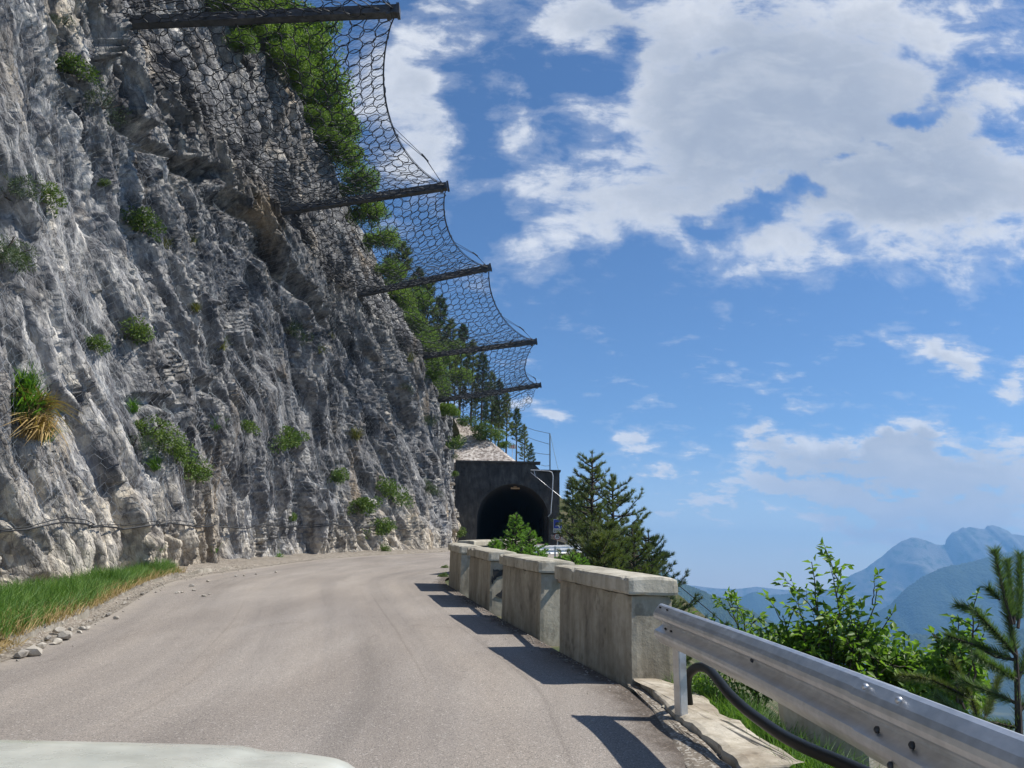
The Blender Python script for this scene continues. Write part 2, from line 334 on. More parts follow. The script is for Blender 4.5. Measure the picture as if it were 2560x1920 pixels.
M_cap = mat('cap_concrete', rough=.88, fn=f_conc((.53, .50, .42), (.28, .255, .20), (.43, .40, .325)))
M_pale = mat('pale_concrete', rough=.92, fn=f_conc((.56, .52, .44), (.26, .215, .16), (.44, .395, .32)))
M_kerb = mat('kerb_concrete', rough=.95, fn=f_conc((.34, .31, .26), (.10, .088, .07), (.21, .19, .155)))
M_dark = mat('weathered_portal_concrete', rough=.95, fn=f_conc((.105, .105, .10), (.028, .027, .027), (.058, .057, .056)))
M_tun = mat('tunnel_lining', (.05, .047, .044), .95)
M_black = mat('black_paint', (.012, .012, .013), .6)
def f_galv(t, b):
    p = gpos(t); n = t.noise(p, 14, 5, .6); n2 = t.noise(t.map(p, (1, 1, 5)), 3.2, 4, .6)
    c = t.ramp(n, [(.3, (.56, .575, .59)), (.6, (.68, .69, .70)), (.8, (.76, .77, .78))]); c = t.mix(.5, c, t.ramp(n2, [(.34, (.72, .70, .67)), (.6, (1.05, 1.05, 1.05))]), 'MULTIPLY')
    t.l.new(c, b.inputs['Base Color']); t.l.new(t.ramp(n, [(.3, (.36,) * 3), (.8, (.5,) * 3)]), b.inputs['Roughness']); bump(t, b, n, .15, .003)
M_galv = mat('galvanised_steel', rough=.5, metal=.8, fn=f_galv)
M_postm = mat('dark_steel', (.055, .06, .067), .55, .3, fn=lambda t, b: t.l.new(t.ramp(t.noise(gpos(t), 3.5, 6, .65), [(.35, (.03, .033, .038)), (.6, (.075, .08, .088)), (.8, (.12, .12, .12))]), b.inputs['Base Color']))
M_ring = mat('dark_wire', (.022, .025, .03), .5, .4)
M_wire = mat('pale_wire', (.30, .33, .36), .5, .5)
M_fine = mat('fine_wire', (.07, .08, .09), .5, .4)
M_rope = mat('steel_rope', (.16, .165, .17), .5, .5)
M_plastic = mat('black_plastic', (.008, .009, .009), .45, spec=.25)
M_blueg = mat('painted_post', (.19, .27, .34), .5, .3)
M_pipe = mat('rail_pipe', (.42, .33, .27), .8)
def f_leaf(a, bb, cc, sc_=1.3, trans=.25):
    def f(t, b):
        g = t.new('ShaderNodeNewGeometry'); oi = t.new('ShaderNodeObjectInfo')
        n = t.noise(g.outputs['Position'], sc_, 3, .6)
        r = t.m('ADD', t.m('MULTIPLY', g.outputs['Random Per Island'], .55), t.m('MULTIPLY', n, .45))
        c = t.ramp(r, [(.15, a), (.5, bb), (.85, cc)])
        c = t.mix(.35, c, t.ramp(oi.outputs['Random'], [(0, (.75, .85, .8)), (1, (1.2, 1.1, .95))]), 'MULTIPLY')
        t.l.new(c, b.inputs['Base Color'])
        tr = t.new('ShaderNodeBsdfTranslucent'); t.l.new(t.mix(1.0, c, (1.5, 1.7, .7), 'MULTIPLY'), tr.inputs[0])
        ms = t.new('ShaderNodeMixShader'); ms.inputs[0].default_value = trans; t.l.new(b.outputs[0], ms.inputs[1]); t.l.new(tr.outputs[0], ms.inputs[2])
        out = [n_ for n_ in t.n if n_.type == 'OUTPUT_MATERIAL'][0]; t.l.new(ms.outputs[0], out.inputs[0])
    return f
M_leaf = mat('broad_leaf', rough=.5, fn=f_leaf((.06, .115, .022), (.11, .20, .035), (.20, .30, .06), 2.0, .42), spec=.4)
M_bush = mat('bush_leaf', rough=.6, fn=f_leaf((.045, .085, .018), (.085, .145, .028), (.16, .21, .045), 1.6, .3))
M_bright = mat('bright_leaf', rough=.55, fn=f_leaf((.07, .12, .02), (.13, .21, .035), (.23, .31, .06), 1.6, .35))
M_pine = mat('pine_needles', rough=.6, fn=f_leaf((.03, .055, .026), (.055, .09, .036), (.10, .14, .055), 1.2, .2))
M_pineolive = mat('olive_needles', rough=.6, fn=f_leaf((.06, .085, .03), (.11, .14, .045), (.19, .22, .075), 1.2, .28))
M_sap = mat('sapling_needles', rough=.55, fn=f_leaf((.05, .09, .035), (.09, .15, .05), (.17, .23, .09), 2.0, .25))
M_larch = mat('larch_needles', rough=.6, fn=f_leaf((.09, .18, .035), (.15, .28, .055), (.24, .38, .08), 2.0, .4))
M_grass = mat('grass_blade', rough=.6, fn=f_leaf((.05, .115, .02), (.09, .19, .03), (.18, .27, .055), 1.0, .38))
M_straw = mat('straw', rough=.7, fn=f_leaf((.20, .13, .05), (.32, .22, .09), (.42, .32, .15), 2.0, .2))
M_tuft = mat('dry_green_tuft', rough=.7, fn=f_leaf((.07, .1, .02), (.15, .16, .04), (.28, .22, .08), 3.0, .25))
M_bark = mat('bark', rough=.95, fn=lambda t, b: t.l.new(t.ramp(t.noise(gpos(t), 9, 5, .6), [(.35, (.028, .022, .018)), (.6, (.07, .055, .045)), (.8, (.12, .1, .085))]), b.inputs['Base Color']))
M_twig = mat('pale_twig', (.22, .19, .15), .8)
def f_soil(t, b):
    p = gpos(t); n = t.noise(p, 2.2, 7, .65); n2 = t.noise(p, 24, 4, .6)
    c = t.ramp(n, [(.35, (.035, .055, .018)), (.5, (.07, .08, .03)), (.66, (.16, .13, .085))]); c = t.mix(.4, c, t.ramp(n2, [(.3, (.5, .5, .5)), (.7, (1.3, 1.3, 1.3))]), 'MULTIPLY')
    t.l.new(c, b.inputs['Base Color']); bump(t, b, n2, .6, .05)
M_soil = mat('hillside_soil', rough=.95, fn=f_soil)
def f_dirt(t, b):
    p = gpos(t); n = t.noise(p, 5, 6, .65); n2 = t.vor(p, 55, 'F1', 'Color'); sv = t.new('ShaderNodeSeparateColor'); t.l.new(n2, sv.inputs[0])
    c = t.ramp(n, [(.3, (.10, .082, .062)), (.55, (.19, .16, .125)), (.75, (.32, .28, .22))]); c = t.mix(t.m('MULTIPLY', t.m('GREATER_THAN', sv.outputs[0], .8), .7), c, (.45, .42, .37))
    t.l.new(c, b.inputs['Base Color']); bump(t, b, t.m('ADD', n, sv.outputs[0]), .5, .02)
M_dirt = mat('roadside_dirt', rough=.95, fn=f_dirt)
def f_forest(rock):
    def f(t, b):
        p = gpos(t); n = t.noise(p, .012, 8, .65); n2 = t.noise(p, .09, 3, .6)
        c = t.ramp(n2, [(.35, (.014, .03, .012)), (.65, (.045, .07, .025))])
        c = t.mix(t.ramp(n, [(.5 - rock * .12, (0, 0, 0)), (.62 - rock * .12, (1, 1, 1))]), c, (.16, .15, .13)) if rock else c
        t.l.new(c, b.inputs['Base Color']); bump(t, b, n2, .8, 6.0)
    return f
M_forest = mat('forest_slope', rough=1, fn=f_forest(0)); M_mtn = mat('mountain_rock', rough=1, fn=f_forest(1.0))
M_valley = mat('valley_ground', rough=1, fn=lambda t, b: t.l.new(t.ramp(t.noise(gpos(t), .004, 8, .65), [(.4, (.02, .035, .016)), (.56, (.045, .06, .028)), (.62, (.10, .11, .06))]), b.inputs['Base Color']))
def f_scree(t, b):
    p = gpos(t); v = t.vor(p, 6.5, 'F1', 'Color'); vd = t.vor(p, 6.5, 'F1', 'Distance'); sv = t.new('ShaderNodeSeparateColor'); t.l.new(v, sv.inputs[0])
    c = t.ramp(sv.outputs[0], [(.0, (.15, .125, .11)), (.4, (.30, .265, .24)), (.75, (.44, .405, .375)), (1, (.60, .57, .53))])
    c = t.mix(.8, c, t.ramp(t.noise(p, .8, 3, .5), [(.3, (.88, .82, .76)), (.65, (1.08, 1.07, 1.05))]), 'MULTIPLY'); t.l.new(c, b.inputs['Base Color']); bump(t, b, vd, -1.0, .2)
M_scree = mat('scree_gravel', rough=.95, fn=f_scree)
def f_stone(t, b):
    p = gpos(t); n = t.noise(p, 9, 6, .6); oi = t.new('ShaderNodeObjectInfo')
    c = t.ramp(n, [(.3, (.24, .215, .18)), (.6, (.42, .39, .34)), (.8, (.55, .52, .47))]); c = t.mix(.6, c, t.ramp(oi.outputs['Random'], [(0, (.6, .6, .62)), (1, (1.2, 1.18, 1.12))]), 'MULTIPLY')
    t.l.new(c, b.inputs['Base Color']); bump(t, b, n, .6, .02)
M_stone = mat('loose_stone', rough=.9, fn=f_stone)
def f_car(t, b):
    p = gpos(t); n = t.noise(p, 2.2, 3, .5, 1.2); c = t.ramp(n, [(.35, (.55, .565, .50)), (.6, (.61, .62, .545)), (.75, (.67, .665, .59))])
    t.l.new(c, b.inputs['Base Color']); t.l.new(t.ramp(t.noise(p, 7, 5, .6), [(.35, (.18,) * 3), (.7, (.45,) * 3)]), b.inputs['Roughness']); b.inputs['Coat Weight'].default_value = .6; b.inputs['Coat Roughness'].default_value = .12
M_car = mat('dusty_pale_paint', rough=.5, fn=f_car)
M_rubber = mat('tyre_rubber', (.02, .02, .02), .8); M_rim = mat('wheel_rim', (.4, .4, .4), .4, .7)

# ------------------------------------------------------------------ road layout
LT = np.array([(-20, -5.0), (0, -5.0), (8, -5.1), (12.3, -6.1), (18, -7.9), (20.4, -8.35), (23.2, -8.3), (27.4, -7.95), (32, -7.6), (36, -6.4), (42, -3.5), (46, -3.05), (66, -3.0)])
RT = np.array([(-20, 2.6), (0, 2.1), (3, 1.6), (5.3, 1.28), (6.7, 1.2), (7.5, 1.18), (9.9, .6), (13.4, -.2), (17, -.95), (20.5, -1.65), (22, -1.75), (23.3, -1.6), (25.3, -1.1), (27, -.2), (29, 1.3), (31, 2.4), (34, 2.9), (66, 2.95)])
FT = np.array([(-20, -8.0), (0, -8.0), (8, -8.3), (12, -8.7), (16, -9.0), (18, -9.2), (23.2, -9.6), (26.6, -9.7), (32, -9.3), (36, -8.2), (39.4, -6.4), (42, -4.9), (46, -3.95), (52, -3.9), (62, -4.2), (68, -4.6)])
def sm(T, y, w_=1.2):
    y = np.asarray(y, float); return sum(np.interp(y + d, T[:, 0], T[:, 1]) for d in (-w_, -w_ / 2, 0, w_ / 2, w_)) / 5
Lf = lambda y: sm(LT, y); Rf = lambda y: sm(RT, y, .5); Ff = lambda y: sm(FT, y, 2.0)
def GZ(y): y = np.asarray(y, float); return SL * y

ys = np.concatenate([np.arange(-12, 40, .35), np.arange(40, 66, .8)]); us = np.linspace(0, 1, 26)
Y = ys[:, None] + 0 * us[None]; X = Lf(Y) * (1 - us) + Rf(Y) * us
Z = GZ(Y) + .012 * fbm(np.stack([X * .6, Y * .3, X * 0], -1), 2, 3); LANE = us[None] + 0 * Y; SIDE = (X - Lf(Y)); RUN = Y.copy()
o = mesh('road', np.stack([X, Y, Z], -1).reshape(-1, 3), grid_faces(*Y.shape), M_asph, smooth=True); tag(o, kind='structure')
at_ = o.data.attributes.new('lane', 'FLOAT_VECTOR', 'POINT'); at_.data.foreach_set('vector', np.stack([LANE * 7.0, RUN, (1 - LANE) * (Rf(Y) - Lf(Y))], -1).astype(np.float32).ravel())
# gutter, verge below the cliff
ys = np.arange(-12, 64, .3); us = np.array([0, .12, .2, .22, .5, 1.0]); Y = ys[:, None] + 0 * us
wv = vnoise(np.stack([ys * .9, ys * 0, ys * 0], -1))[:, None] * .07
fx = Ff(ys)[:, None] - .9; x0 = Lf(ys)[:, None] + .06; gw = np.minimum(.42, .8 * (x0 - fx))
X = np.concatenate([x0, x0 - gw * .5 + wv, x0 - gw + wv, x0 - gw - .03 + wv, x0 * .5 + fx * .5 - .2, fx], 1)
kz = np.clip((ys - 9) / 3, 0, 1)[:, None] * np.clip((27 - ys) / 4, .25, 1)[:, None]
Z = GZ(ys)[:, None] + np.concatenate([-.004 + 0 * kz, -.012 + 0 * kz, .012 + 0 * kz, .10 * kz + .02, .16 * kz + .04, .25 + 0 * kz], 1) + np.array([0, 0, 0, 1, 1, 1]) * .02 * vnoise(np.stack([X * 3, Y * 3, X * 0], -1))
o = mesh('verge', np.stack([X, Y, Z], -1).reshape(-1, 3), grid_faces(*Y.shape), M_dirt); tag(o, kind='structure')
# pale kerb strip
V = []; ksy = np.arange(9.5, 26, .22)
for y in ksy:
    kx = float(Lf(y)) - .36 + .07 * float(vnoise(np.array([y * .9, 0, 0.]))) + .03 * math.sin(y * 5.3); hh = (.10 + .03 * math.sin(y * 3.1 + 1)) * min(1, (26 - y) / 3); z = float(GZ(y))
    V += [(kx + .03, y, z - .05), (kx + random.uniform(-.02, .02), y, z + hh * .8), (kx - .05, y, z + hh + random.uniform(-.01, .01)), (kx - .17 + random.uniform(-.05, .03), y, z + hh + .01), (kx - .22, y, z - .05)]
o = mesh('kerb', V, grid_faces(len(ksy), 5), M_kerb); tag(o, kind='structure')

# ------------------------------------------------------------------ cliff
# base profile: foot, mid (net line), top
MID = np.array([(-20, -11.0, 18.5), (0, -11.0, 18.5), (11, -11.2, 18.6), (20, -11.95, 17.9), (30, -10.0, 16.8), (38.5, -8.3, 16.3), (47, -5.95, 15.3), (54, -5.7, 14.9), (60, -4.9, 13.9), (68, -5.0, 13.5)])
TOP = [(-20, -15.0, 34), (20, -15.5, 34), (28, -12.9, 32)]
for px, py, y in ((730, 240, 36), (850, 480, 42), (945, 700, 48), (1030, 880, 54), (1105, 1000, 60), (1133, 1060, 64), (1140, 1090, 68)):
    q = at(px, py, y); TOP.append((y, q[0], q[2]))
TOP = np.array(TOP)
cy = [3.0]
while cy[-1] < 75: cy.append(cy[-1] + max(.03, cy[-1] * .0021))
cy = np.array(cy); NT_ = 780; ct = np.linspace(0, 1, NT_)
TM = .62; SHR = .62      # grid columns are sheared to run down the dip of the beds
MIDX, MIDZ = np.stack([MID[:, 0], MID[:, 1]], 1), np.stack([MID[:, 0], MID[:, 2]], 1); TOPX, TOPZ = np.stack([TOP[:, 0], TOP[:, 1]], 1), np.stack([TOP[:, 0], TOP[:, 2]], 1)
def prof(a, b_, c_, t):
    return np.where(t < TM, a + (b_ - a) * t / TM, b_ + (c_ - b_) * (t - TM) / (1 - TM))
fz = GZ(cy) - .3; mz = np.interp(cy, MIDZ[:, 0], MIDZ[:, 1]); tz = sm(TOPZ, cy)
HZ0 = prof(0 * fz[:, None], (mz - fz)[:, None], (tz - fz)[:, None], ct[None])
BY = cy[:, None] - SHR * HZ0; TT = ct[None] + 0 * BY
BX = prof(Ff(BY), sm(MIDX, BY), sm(TOPX, BY), TT); BZ = prof(GZ(BY) - .3, np.interp(BY, MIDZ[:, 0], MIDZ[:, 1]), sm(TOPZ, BY), TT)
B = np.stack([BX, BY, BZ], -1)
du_, dv_ = np.gradient(B, axis=0), np.gradient(B, axis=1); N = np.cross(du_, dv_); N /= np.linalg.norm(N, axis=-1)[..., None] + 1e-9
N[N[..., 0] < 0] *= -1
for _ in range(3):   # smooth normals
    N[1:-1] = (N[:-2] + N[1:-1] + N[2:]) / 3; N[:, 1:-1] = (N[:, :-2] + N[:, 1:-1] + N[:, 2:]) / 3
al = math.radians(58)
A_ = B[..., 1] * math.cos(al) - B[..., 2] * math.sin(al); Bb = B[..., 1] * math.sin(al) + B[..., 2] * math.cos(al)   # along the dip, across the beds
warp = fbm(np.stack([B[..., 0] * .3, B[..., 1] * .3, B[..., 2] * .3], -1), 3, 11)
Q = np.stack([B[..., 0] * .5, A_ * .36, Bb + warp * 1.2], -1)
PXb, PYb, _ = proj(B)
D = .8 * fbm(B * .13, 2, 5)
v, e = facets(Q * np.array([.3, .22, .40]), 20, .8); D += .55 * v
v, e = facets(Q * np.array([.9, .42, 1.25]) + .3 * warp[..., None], 30, .8); D += .36 * v - .16 * np.clip(1 - e / .12, 0, 1)
saw = (Bb + .9 * warp) / 2.6; saw = saw - np.floor(saw); D += .36 * (saw - .5) * np.clip(fbm(B * .25 + 9, 2, 8) * 2 + .6, 0, 1)
for per, wd_, dp_, sd_ in ((3.1, .10, .75, 1), (1.5, .10, .38, 4), (.7, .12, .14, 7)):   # open joints running down the dip
    q_ = (Bb + .9 * fbm(np.stack([B[..., 0] * .3, A_ * .22, Bb * .5], -1), 3, 77 + sd_)) / per; q_ = np.abs(q_ - np.round(q_)) * per
    D -= dp_ * np.clip(1 - q_ / (per * wd_), 0, 1) * np.clip(fbm(np.stack([B[..., 0] * .3, A_ * .25, Bb * .7], -1) + sd_ * 5, 2, 9 + sd_) * 4 + .35, 0, 1)
D += .05 * fbm(B * 2.5, 3, 60)
def seg_dist(PX_, PY_, pl):
    r = np.full(PX_.shape, 1e9)
    for (x0, y0), (x1, y1) in zip(pl[:-1], pl[1:]):
        t = np.clip(((PX_ - x0) * (x1 - x0) + (PY_ - y0) * (y1 - y0)) / ((x1 - x0) ** 2 + (y1 - y0) ** 2), 0, 1)
        r = np.minimum(r, np.hypot(PX_ - x0 - t * (x1 - x0), PY_ - y0 - t * (y1 - y0)))
    return r
wob = 14 * fbm(B * .7, 3, 88)
for pl, wd, dp in ((((265, 170), (300, 290), (350, 340), (430, 400), (520, 440)), 26, 1.1), (((560, 500), (630, 570), (690, 680), (760, 750), (830, 830)), 30, 1.3),
                   (((0, 1440), (60, 1450), (110, 1470), (150, 1500)), 38, .8), (((50, 1350), (80, 1420)), 26, .6), (((140, 480), (160, 560)), 22, .7),
                   (((615, 620), (625, 900), (640, 960)), 16, .7), (((330, 1000), (390, 1030)), 18, .5), (((1040, 830), (1080, 980), (1120, 1120)), 14, .9), (((470, 960), (520, 1000)), 18, .5),
                   (((820, 860), (900, 960), (960, 1100)), 12, .6), (((730, 1130), (800, 1250)), 12, .4)):
    dd = seg_dist(PXb + wob, PYb + wob * .6, pl); D -= dp * np.clip(1 - dd / wd, 0, 1) ** .7
for _ in range(1): D[1:-1] = (D[:-2] + 2 * D[1:-1] + D[2:]) / 4; D[:, 1:-1] = (D[:, :-2] + 2 * D[:, 1:-1] + D[:, 2:]) / 4
SMK = np.clip(fbm(B * .28 + 3, 3, 91) * 2.6 + .75, .4, 1)
v, e = facets(Q * np.array([3.0, 1.2, 3.6]) + .2 * warp[..., None], 40, .9); D += (.30 * v - .06 * np.clip(1 - e / .15, 0, 1)) * (.35 + .65 * SMK)
near = cy < 50
qn = (Q * np.array([8, 3.2, 9.5]))[near]; v, e = facets(qn, 50, .9); D[near] += .14 * v * SMK[near]
near = cy < 34
qn = (Q * np.array([18, 7.5, 20]))[near]; v, e = facets(qn, 55, .9); D[near] += .06 * v * SMK[near]
# ledge lip under the net line
D *= np.clip((BZ - GZ(BY)) / 1.2 + .35, .2, 1) * np.clip((68 - BY) / 5 + .3, .15, 1)
C = B + N * D[..., None]
C[..., 2] = np.maximum(C[..., 2], GZ(C[..., 1]) - .4)
o = mesh('cliff', C.reshape(-1, 3), grid_faces(*BX.shape), M_rock); tag(o, kind='structure')
PXc, PYc, Zc = proj(C)
def surf(px, py, back=0.0, zmax=1e9):
    d = np.hypot(PXc - px, PYc - py) + np.where(Zc > zmax, 1e6, 0)
    mn = d.min(); c_ = np.where(d < mn + 7, Zc, 1e9); i = np.unravel_index(np.argmin(c_), c_.shape)
    return C[i] - N[i] * back, N[i], Zc[i]

# mountainside above the cliff and the hill over the tunnel
def top_at(y): return float(np.interp(y, TOP[:, 0], TOP[:, 1])), float(np.interp(y, TOP[:, 0], TOP[:, 2]))
ys = np.arange(2, 69, 1.0); ss = np.array([0, .6, 1.5, 3, 6, 10, 16, 25, 40.]); Y = ys[:, None] + 0 * ss
TXY = np.array([top_at(y) for y in ys]); X = TXY[:, :1] + .5 - ss; Z = TXY[:, 1:] - .5 + ss * .75 * np.clip(ss / 3, 0, 1) + .5 * vnoise(np.stack([X * .3, Y * .3, X * 0], -1)) * np.clip(ss, 0, 1)
o = mesh('mountainside', np.stack([X, Y, Z], -1).reshape(-1, 3), grid_faces(*Y.shape), M_soil, smooth=True); tag(o, kind='structure')
PY0 = 64.0
def hill(x, y):
    a = 10.9 + 1.0 * (y - PY0 - .3); b_ = 14.9 - .8 * (x + 4.2) + .12 * (y - PY0)
    return np.minimum(a, b_) if np.isscalar(a) and np.isscalar(b_) else np.minimum(a + 0 * b_, b_ + 0 * a)
xs = np.concatenate([np.linspace(-45, -6, 20), np.linspace(-5.5, 6, 60), np.linspace(7, 70, 30), np.array([110, 180, 300, 420])]); ysh = np.concatenate([[PY0 + .25, PY0 + .3], np.linspace(PY0 + .5, 74, 50), np.linspace(75, 130, 16), [200, 320]])
X, Y = np.meshgrid(xs, ysh, indexing='ij'); Z = hill(X, Y) + np.where(X > -6, .07, .25) * fbm(np.stack([X * .7, Y * .7, X * 0], -1), 4, 4); Z[:, 0] = np.where((X[:, 0] > -5.2) & (X[:, 0] < 3.6), 9.6, -60); Z = np.maximum(Z, -350)
scr = (X[:-1, :-1] > -6) & (X[:-1, :-1] < 2.6) & (Y[:-1, :-1] < 74)
o = mesh('hill', np.stack([X, Y, Z], -1).reshape(-1, 3), grid_faces(*X.shape), [M_soil, M_scree], smooth=True, mi=scr.ravel().astype(int)); tag(o, kind='structure')

# one sheet of ground: bench, drop to the right, valley to the horizon
sx_ = np.concatenate([[-.6, 0, .25, .6, .95], 1.3 * 1.13 ** np.arange(0, 84)]); sy_ = np.concatenate([-3000 * .8 ** np.arange(0, 22), np.arange(-20, 64.1, .5), 64 + 1.5 * 1.16 ** np.arange(0, 68)])
S_, Y = np.meshgrid(sx_, sy_, indexing='ij'); yc = np.clip(Y, -20, 66); X = Rf(yc) - .12 + S_
gz = GZ(np.clip(Y, -300, 66)); Z = gz - .10 - .05 * np.clip(S_ / .3, 0, 1) - .72 * np.clip(S_ - .9, 0, 460) + .22 * fbm(np.stack([X * .6, Y * .6, X * 0], -1), 3, 14) * np.clip(S_ - .8, 0, 1)
Z = np.maximum(Z, -320 + 14 * fbm(np.stack([X * .002, Y * .002, X * 0], -1), 4, 2))
Zm = S_[:-1, :-1] > 350
o = mesh('ground', np.stack([X, Y, Z], -1).reshape(-1, 3), grid_faces(*X.shape), [M_soil, M_valley], smooth=True, mi=Zm.ravel().astype(int)); tag(o, kind='structure')
def terr(x, y):
    s = x - (float(Rf(min(y, 66))) - .12); return float(GZ(min(y, 66))) - .15 - .72 * max(0, s - .9)

# ------------------------------------------------------------------ mountains
def ridge(name, pts, dist, mt, slope=.62, rough=.05, seed=0, floor=-330, tree=0.0):
    pts = np.array(pts, float); px = np.linspace(pts[0, 0], pts[-1, 0], 420); py = np.interp(px, pts[:, 0], pts[:, 1])
    cr = np.array([at(a, b, dist) for a, b in zip(px, py)]); k = np.linspace(0, 1, 90) ** 1.1
    hgt = cr[:, 2] - floor; V = np.zeros((len(px), 95, 3))
    for i, q in enumerate(np.concatenate([-np.linspace(.25, .02, 5), k])):
        V[:, i, 0] = cr[:, 0] + 0; V[:, i, 1] = cr[:, 1] - q * hgt / slope; V[:, i, 2] = cr[:, 2] - abs(q) * hgt * (1 if q > 0 else 1.6)
    W = V / max(dist, 1) * 9
    r = 1 - np.abs(fbm(np.stack([W[..., 0] * 1.0, W[..., 1] * .6, 0 * W[..., 2]], -1), 5, seed, .55)) * 2
    q = np.concatenate([-np.linspace(.25, .02, 5), k])[None]
    V[..., 2] += (np.minimum(r, 1) - 1.0) * hgt[:, None] * rough * 4 * np.clip(np.abs(q) * 5, 0, 1) * np.clip((1 - np.abs(q)) * 4, 0, 1)
    V[:, :, 2] += rough * .22 * hgt[:, None] * fbm(np.stack([W[..., 0] * 14, W[..., 1] * 3, 0 * W[..., 2]], -1), 4, seed + 9) * (np.abs(q) < .1)
    if tree: V[:, :, 2] += tree * rng.random(V.shape[:2]) * (np.abs(q) < .9)
    o = mesh(name, V.reshape(-1, 3), grid_faces(*V.shape[:2]), mt, smooth=True); tag(o, kind='structure'); return o
ridge('mountain', [(1900, 1560), (2000, 1520), (2080, 1470), (2121, 1441), (2165, 1420), (2203, 1393), (2230, 1368), (2260, 1350), (2275, 1344), (2290, 1345), (2315, 1351), (2338, 1361), (2352, 1363), (2362, 1361), (2366, 1348), (2374, 1340), (2381, 1330), (2395, 1326), (2407, 1319), (2415, 1321), (2420, 1318), (2433, 1319), (2448, 1320), (2461, 1323), (2468, 1314), (2481, 1312), (2500, 1318), (2520, 1326), (2530, 1335), (2545, 1338), (2560, 1339), (2750, 1320), (3000, 1350), (3500, 1390)], 6700, M_mtn, .55, .05, 3)
ridge('hill', [(2080, 1590), (2160, 1550), (2229, 1510), (2250, 1485), (2277, 1463), (2300, 1447), (2329, 1432), (2345, 1424), (2365, 1417), (2394, 1413), (2420, 1407), (2446, 1400), (2485, 1389), (2533, 1380), (2560, 1376), (2800, 1350), (3300, 1330)], 4200, M_forest, .6, .04, 5, tree=6)
ridge('hill', [(1480, 1318), (1560, 1358), (1600, 1378), (1621, 1390), (1645, 1411), (1672, 1437), (1695, 1451), (1715, 1463), (1740, 1473), (1780, 1488), (1819, 1499), (1841, 1509), (1880, 1530), (1940, 1560), (2050, 1620)], 2600, M_forest, .7, .03, 6, floor=-325, tree=5)
ridge('hill', [(1780, 1530), (1830, 1508), (1850, 1497), (1863, 1490), (1877, 1483), (1892, 1481), (1905, 1483), (1923, 1490), (1945, 1488), (1970, 1486), (1993, 1486), (2060, 1492), (2130, 1510), (2250, 1530), (2500, 1540)], 5800, M_forest, .5, .03, 8, tree=8)
ridge('hill', [(2100, 1600), (2250, 1588), (2330, 1592), (2400, 1585), (2460, 1590), (2560, 1575), (2900, 1560), (3400, 1540)], 2600, M_forest, .6, .05, 15, tree=9)
ridge('mountain', [(1500, 1440), (1600, 1452), (1680, 1460), (1733, 1464), (1780, 1470), (1835, 1473), (1892, 1467), (1961, 1475), (2040, 1476), (2100, 1470), (2300, 1478)], 7500, M_mtn, .5, .03, 9, floor=-300)

# ------------------------------------------------------------------ rockfall net canopy
TIPS = [(-3.6, 11, 19.6)] + [tuple(at(*p)) for p in ((992, 28, 20), (1117, 466, 30), (1224, 669, 38.5), (1339, 854, 47), (1350, 963, 55.5))]
BASES = [(-11.3, 11, 18.6)] + [tuple(at(*p)) for p in ((300, 58, 20), (690, 530, 30), (888, 738, 38.5), (1045, 893, 47), (1090, 1003, 55.5))]
TIPS = np.array(TIPS); BASES = np.array(BASES)
ORD = ['nearest', 'second', 'third', 'fourth', 'farthest']
for i in range(1, 6):
    a, b_ = BASES[i], TIPS[i]; root = empty('net_post', a, ORD[i - 1] + ' dark steel post sticking out of the cliff to hold the ring net', 'steel post', 'posts holding the rockfall net')
    d = (b_ - a); L = np.linalg.norm(d); d /= L; s_ = np.cross(d, (0, 0, 1)); s_ /= np.linalg.norm(s_); u_ = np.cross(s_, d); R = np.stack([s_, d, u_], 1)
    mb = MB(); h = .28; wd = .26; th = .03
    for off in (-1, 1): mb.box((a + b_) / 2 + s_ * off * (wd / 2), (th, L, h), R)
    mb.box((a + b_) / 2, (wd - th - .006, L - .01, th), R); mb.box((a + b_) / 2 - u_ * (h / 2 - .02), (wd - th - .006, L - .02, th), R)
    mb.build('beam', M_postm, root)
    cp = MB(); cp.box(b_ + d * .05, (wd + .06, .09, h + .08), R); cp.box(b_ - d * .25 + u_ * (h / 2 + .03), (wd + .04, .14, .05), R); cp.box(b_ - d * .25 - u_ * (h / 2 + .03), (wd + .04, .14, .05), R); cp.build('end_plate', M_postm, root)
    fp = MB(); fp.box(a - d * .05, (.5, .1, .6), R)
    for sx3 in (-.18, .18):
        for sz3 in (-.22, .22): fp.tube([a + s_ * sx3 + u_ * sz3, a + s_ * sx3 + u_ * sz3 + d * .12], .03, 6)
    fp.build('base_plate', M_rope, root)
BAY = ['above the nearest post', 'between the nearest and second posts', 'between the second and third posts', 'between the third and fourth posts', 'between the fourth and farthest posts']
def cubic_outer(i, u):
    a, b_ = TIPS[i], TIPS[i + 1]; p = a + (b_ - a) * u[:, None]
    inn = (BASES[i] + BASES[i + 1]) / 2 - (a + b_) / 2; inn /= np.linalg.norm(inn)
    s_ = (4 * u * (1 - u)) ** .85; sg = [1.3, 1.25, .85, .8, .9][i]
    return p + inn * (s_ * sg)[:, None] + np.array([0, 0, -.35]) * s_[:, None]
def base_line(i, u):
    a, b_ = BASES[i], BASES[i + 1]; p = a + (b_ - a) * u[:, None]; return p + np.array([.15, 0, -.5]) * (4 * u * (1 - u))[:, None]
def netpt(i, u, v_):
    o_, b_ = cubic_outer(i, u), base_line(i, u); p = b_ + (o_ - b_) * v_[:, None]
    return p + np.array([0, 0, -1.0]) * (.75 * np.sin(math.pi * v_) * np.sin(math.pi * np.clip(u, 0, 1)) ** .7 + .10 * np.sin(v_ * 9 + i) * np.sin(u * 7))[:, None]
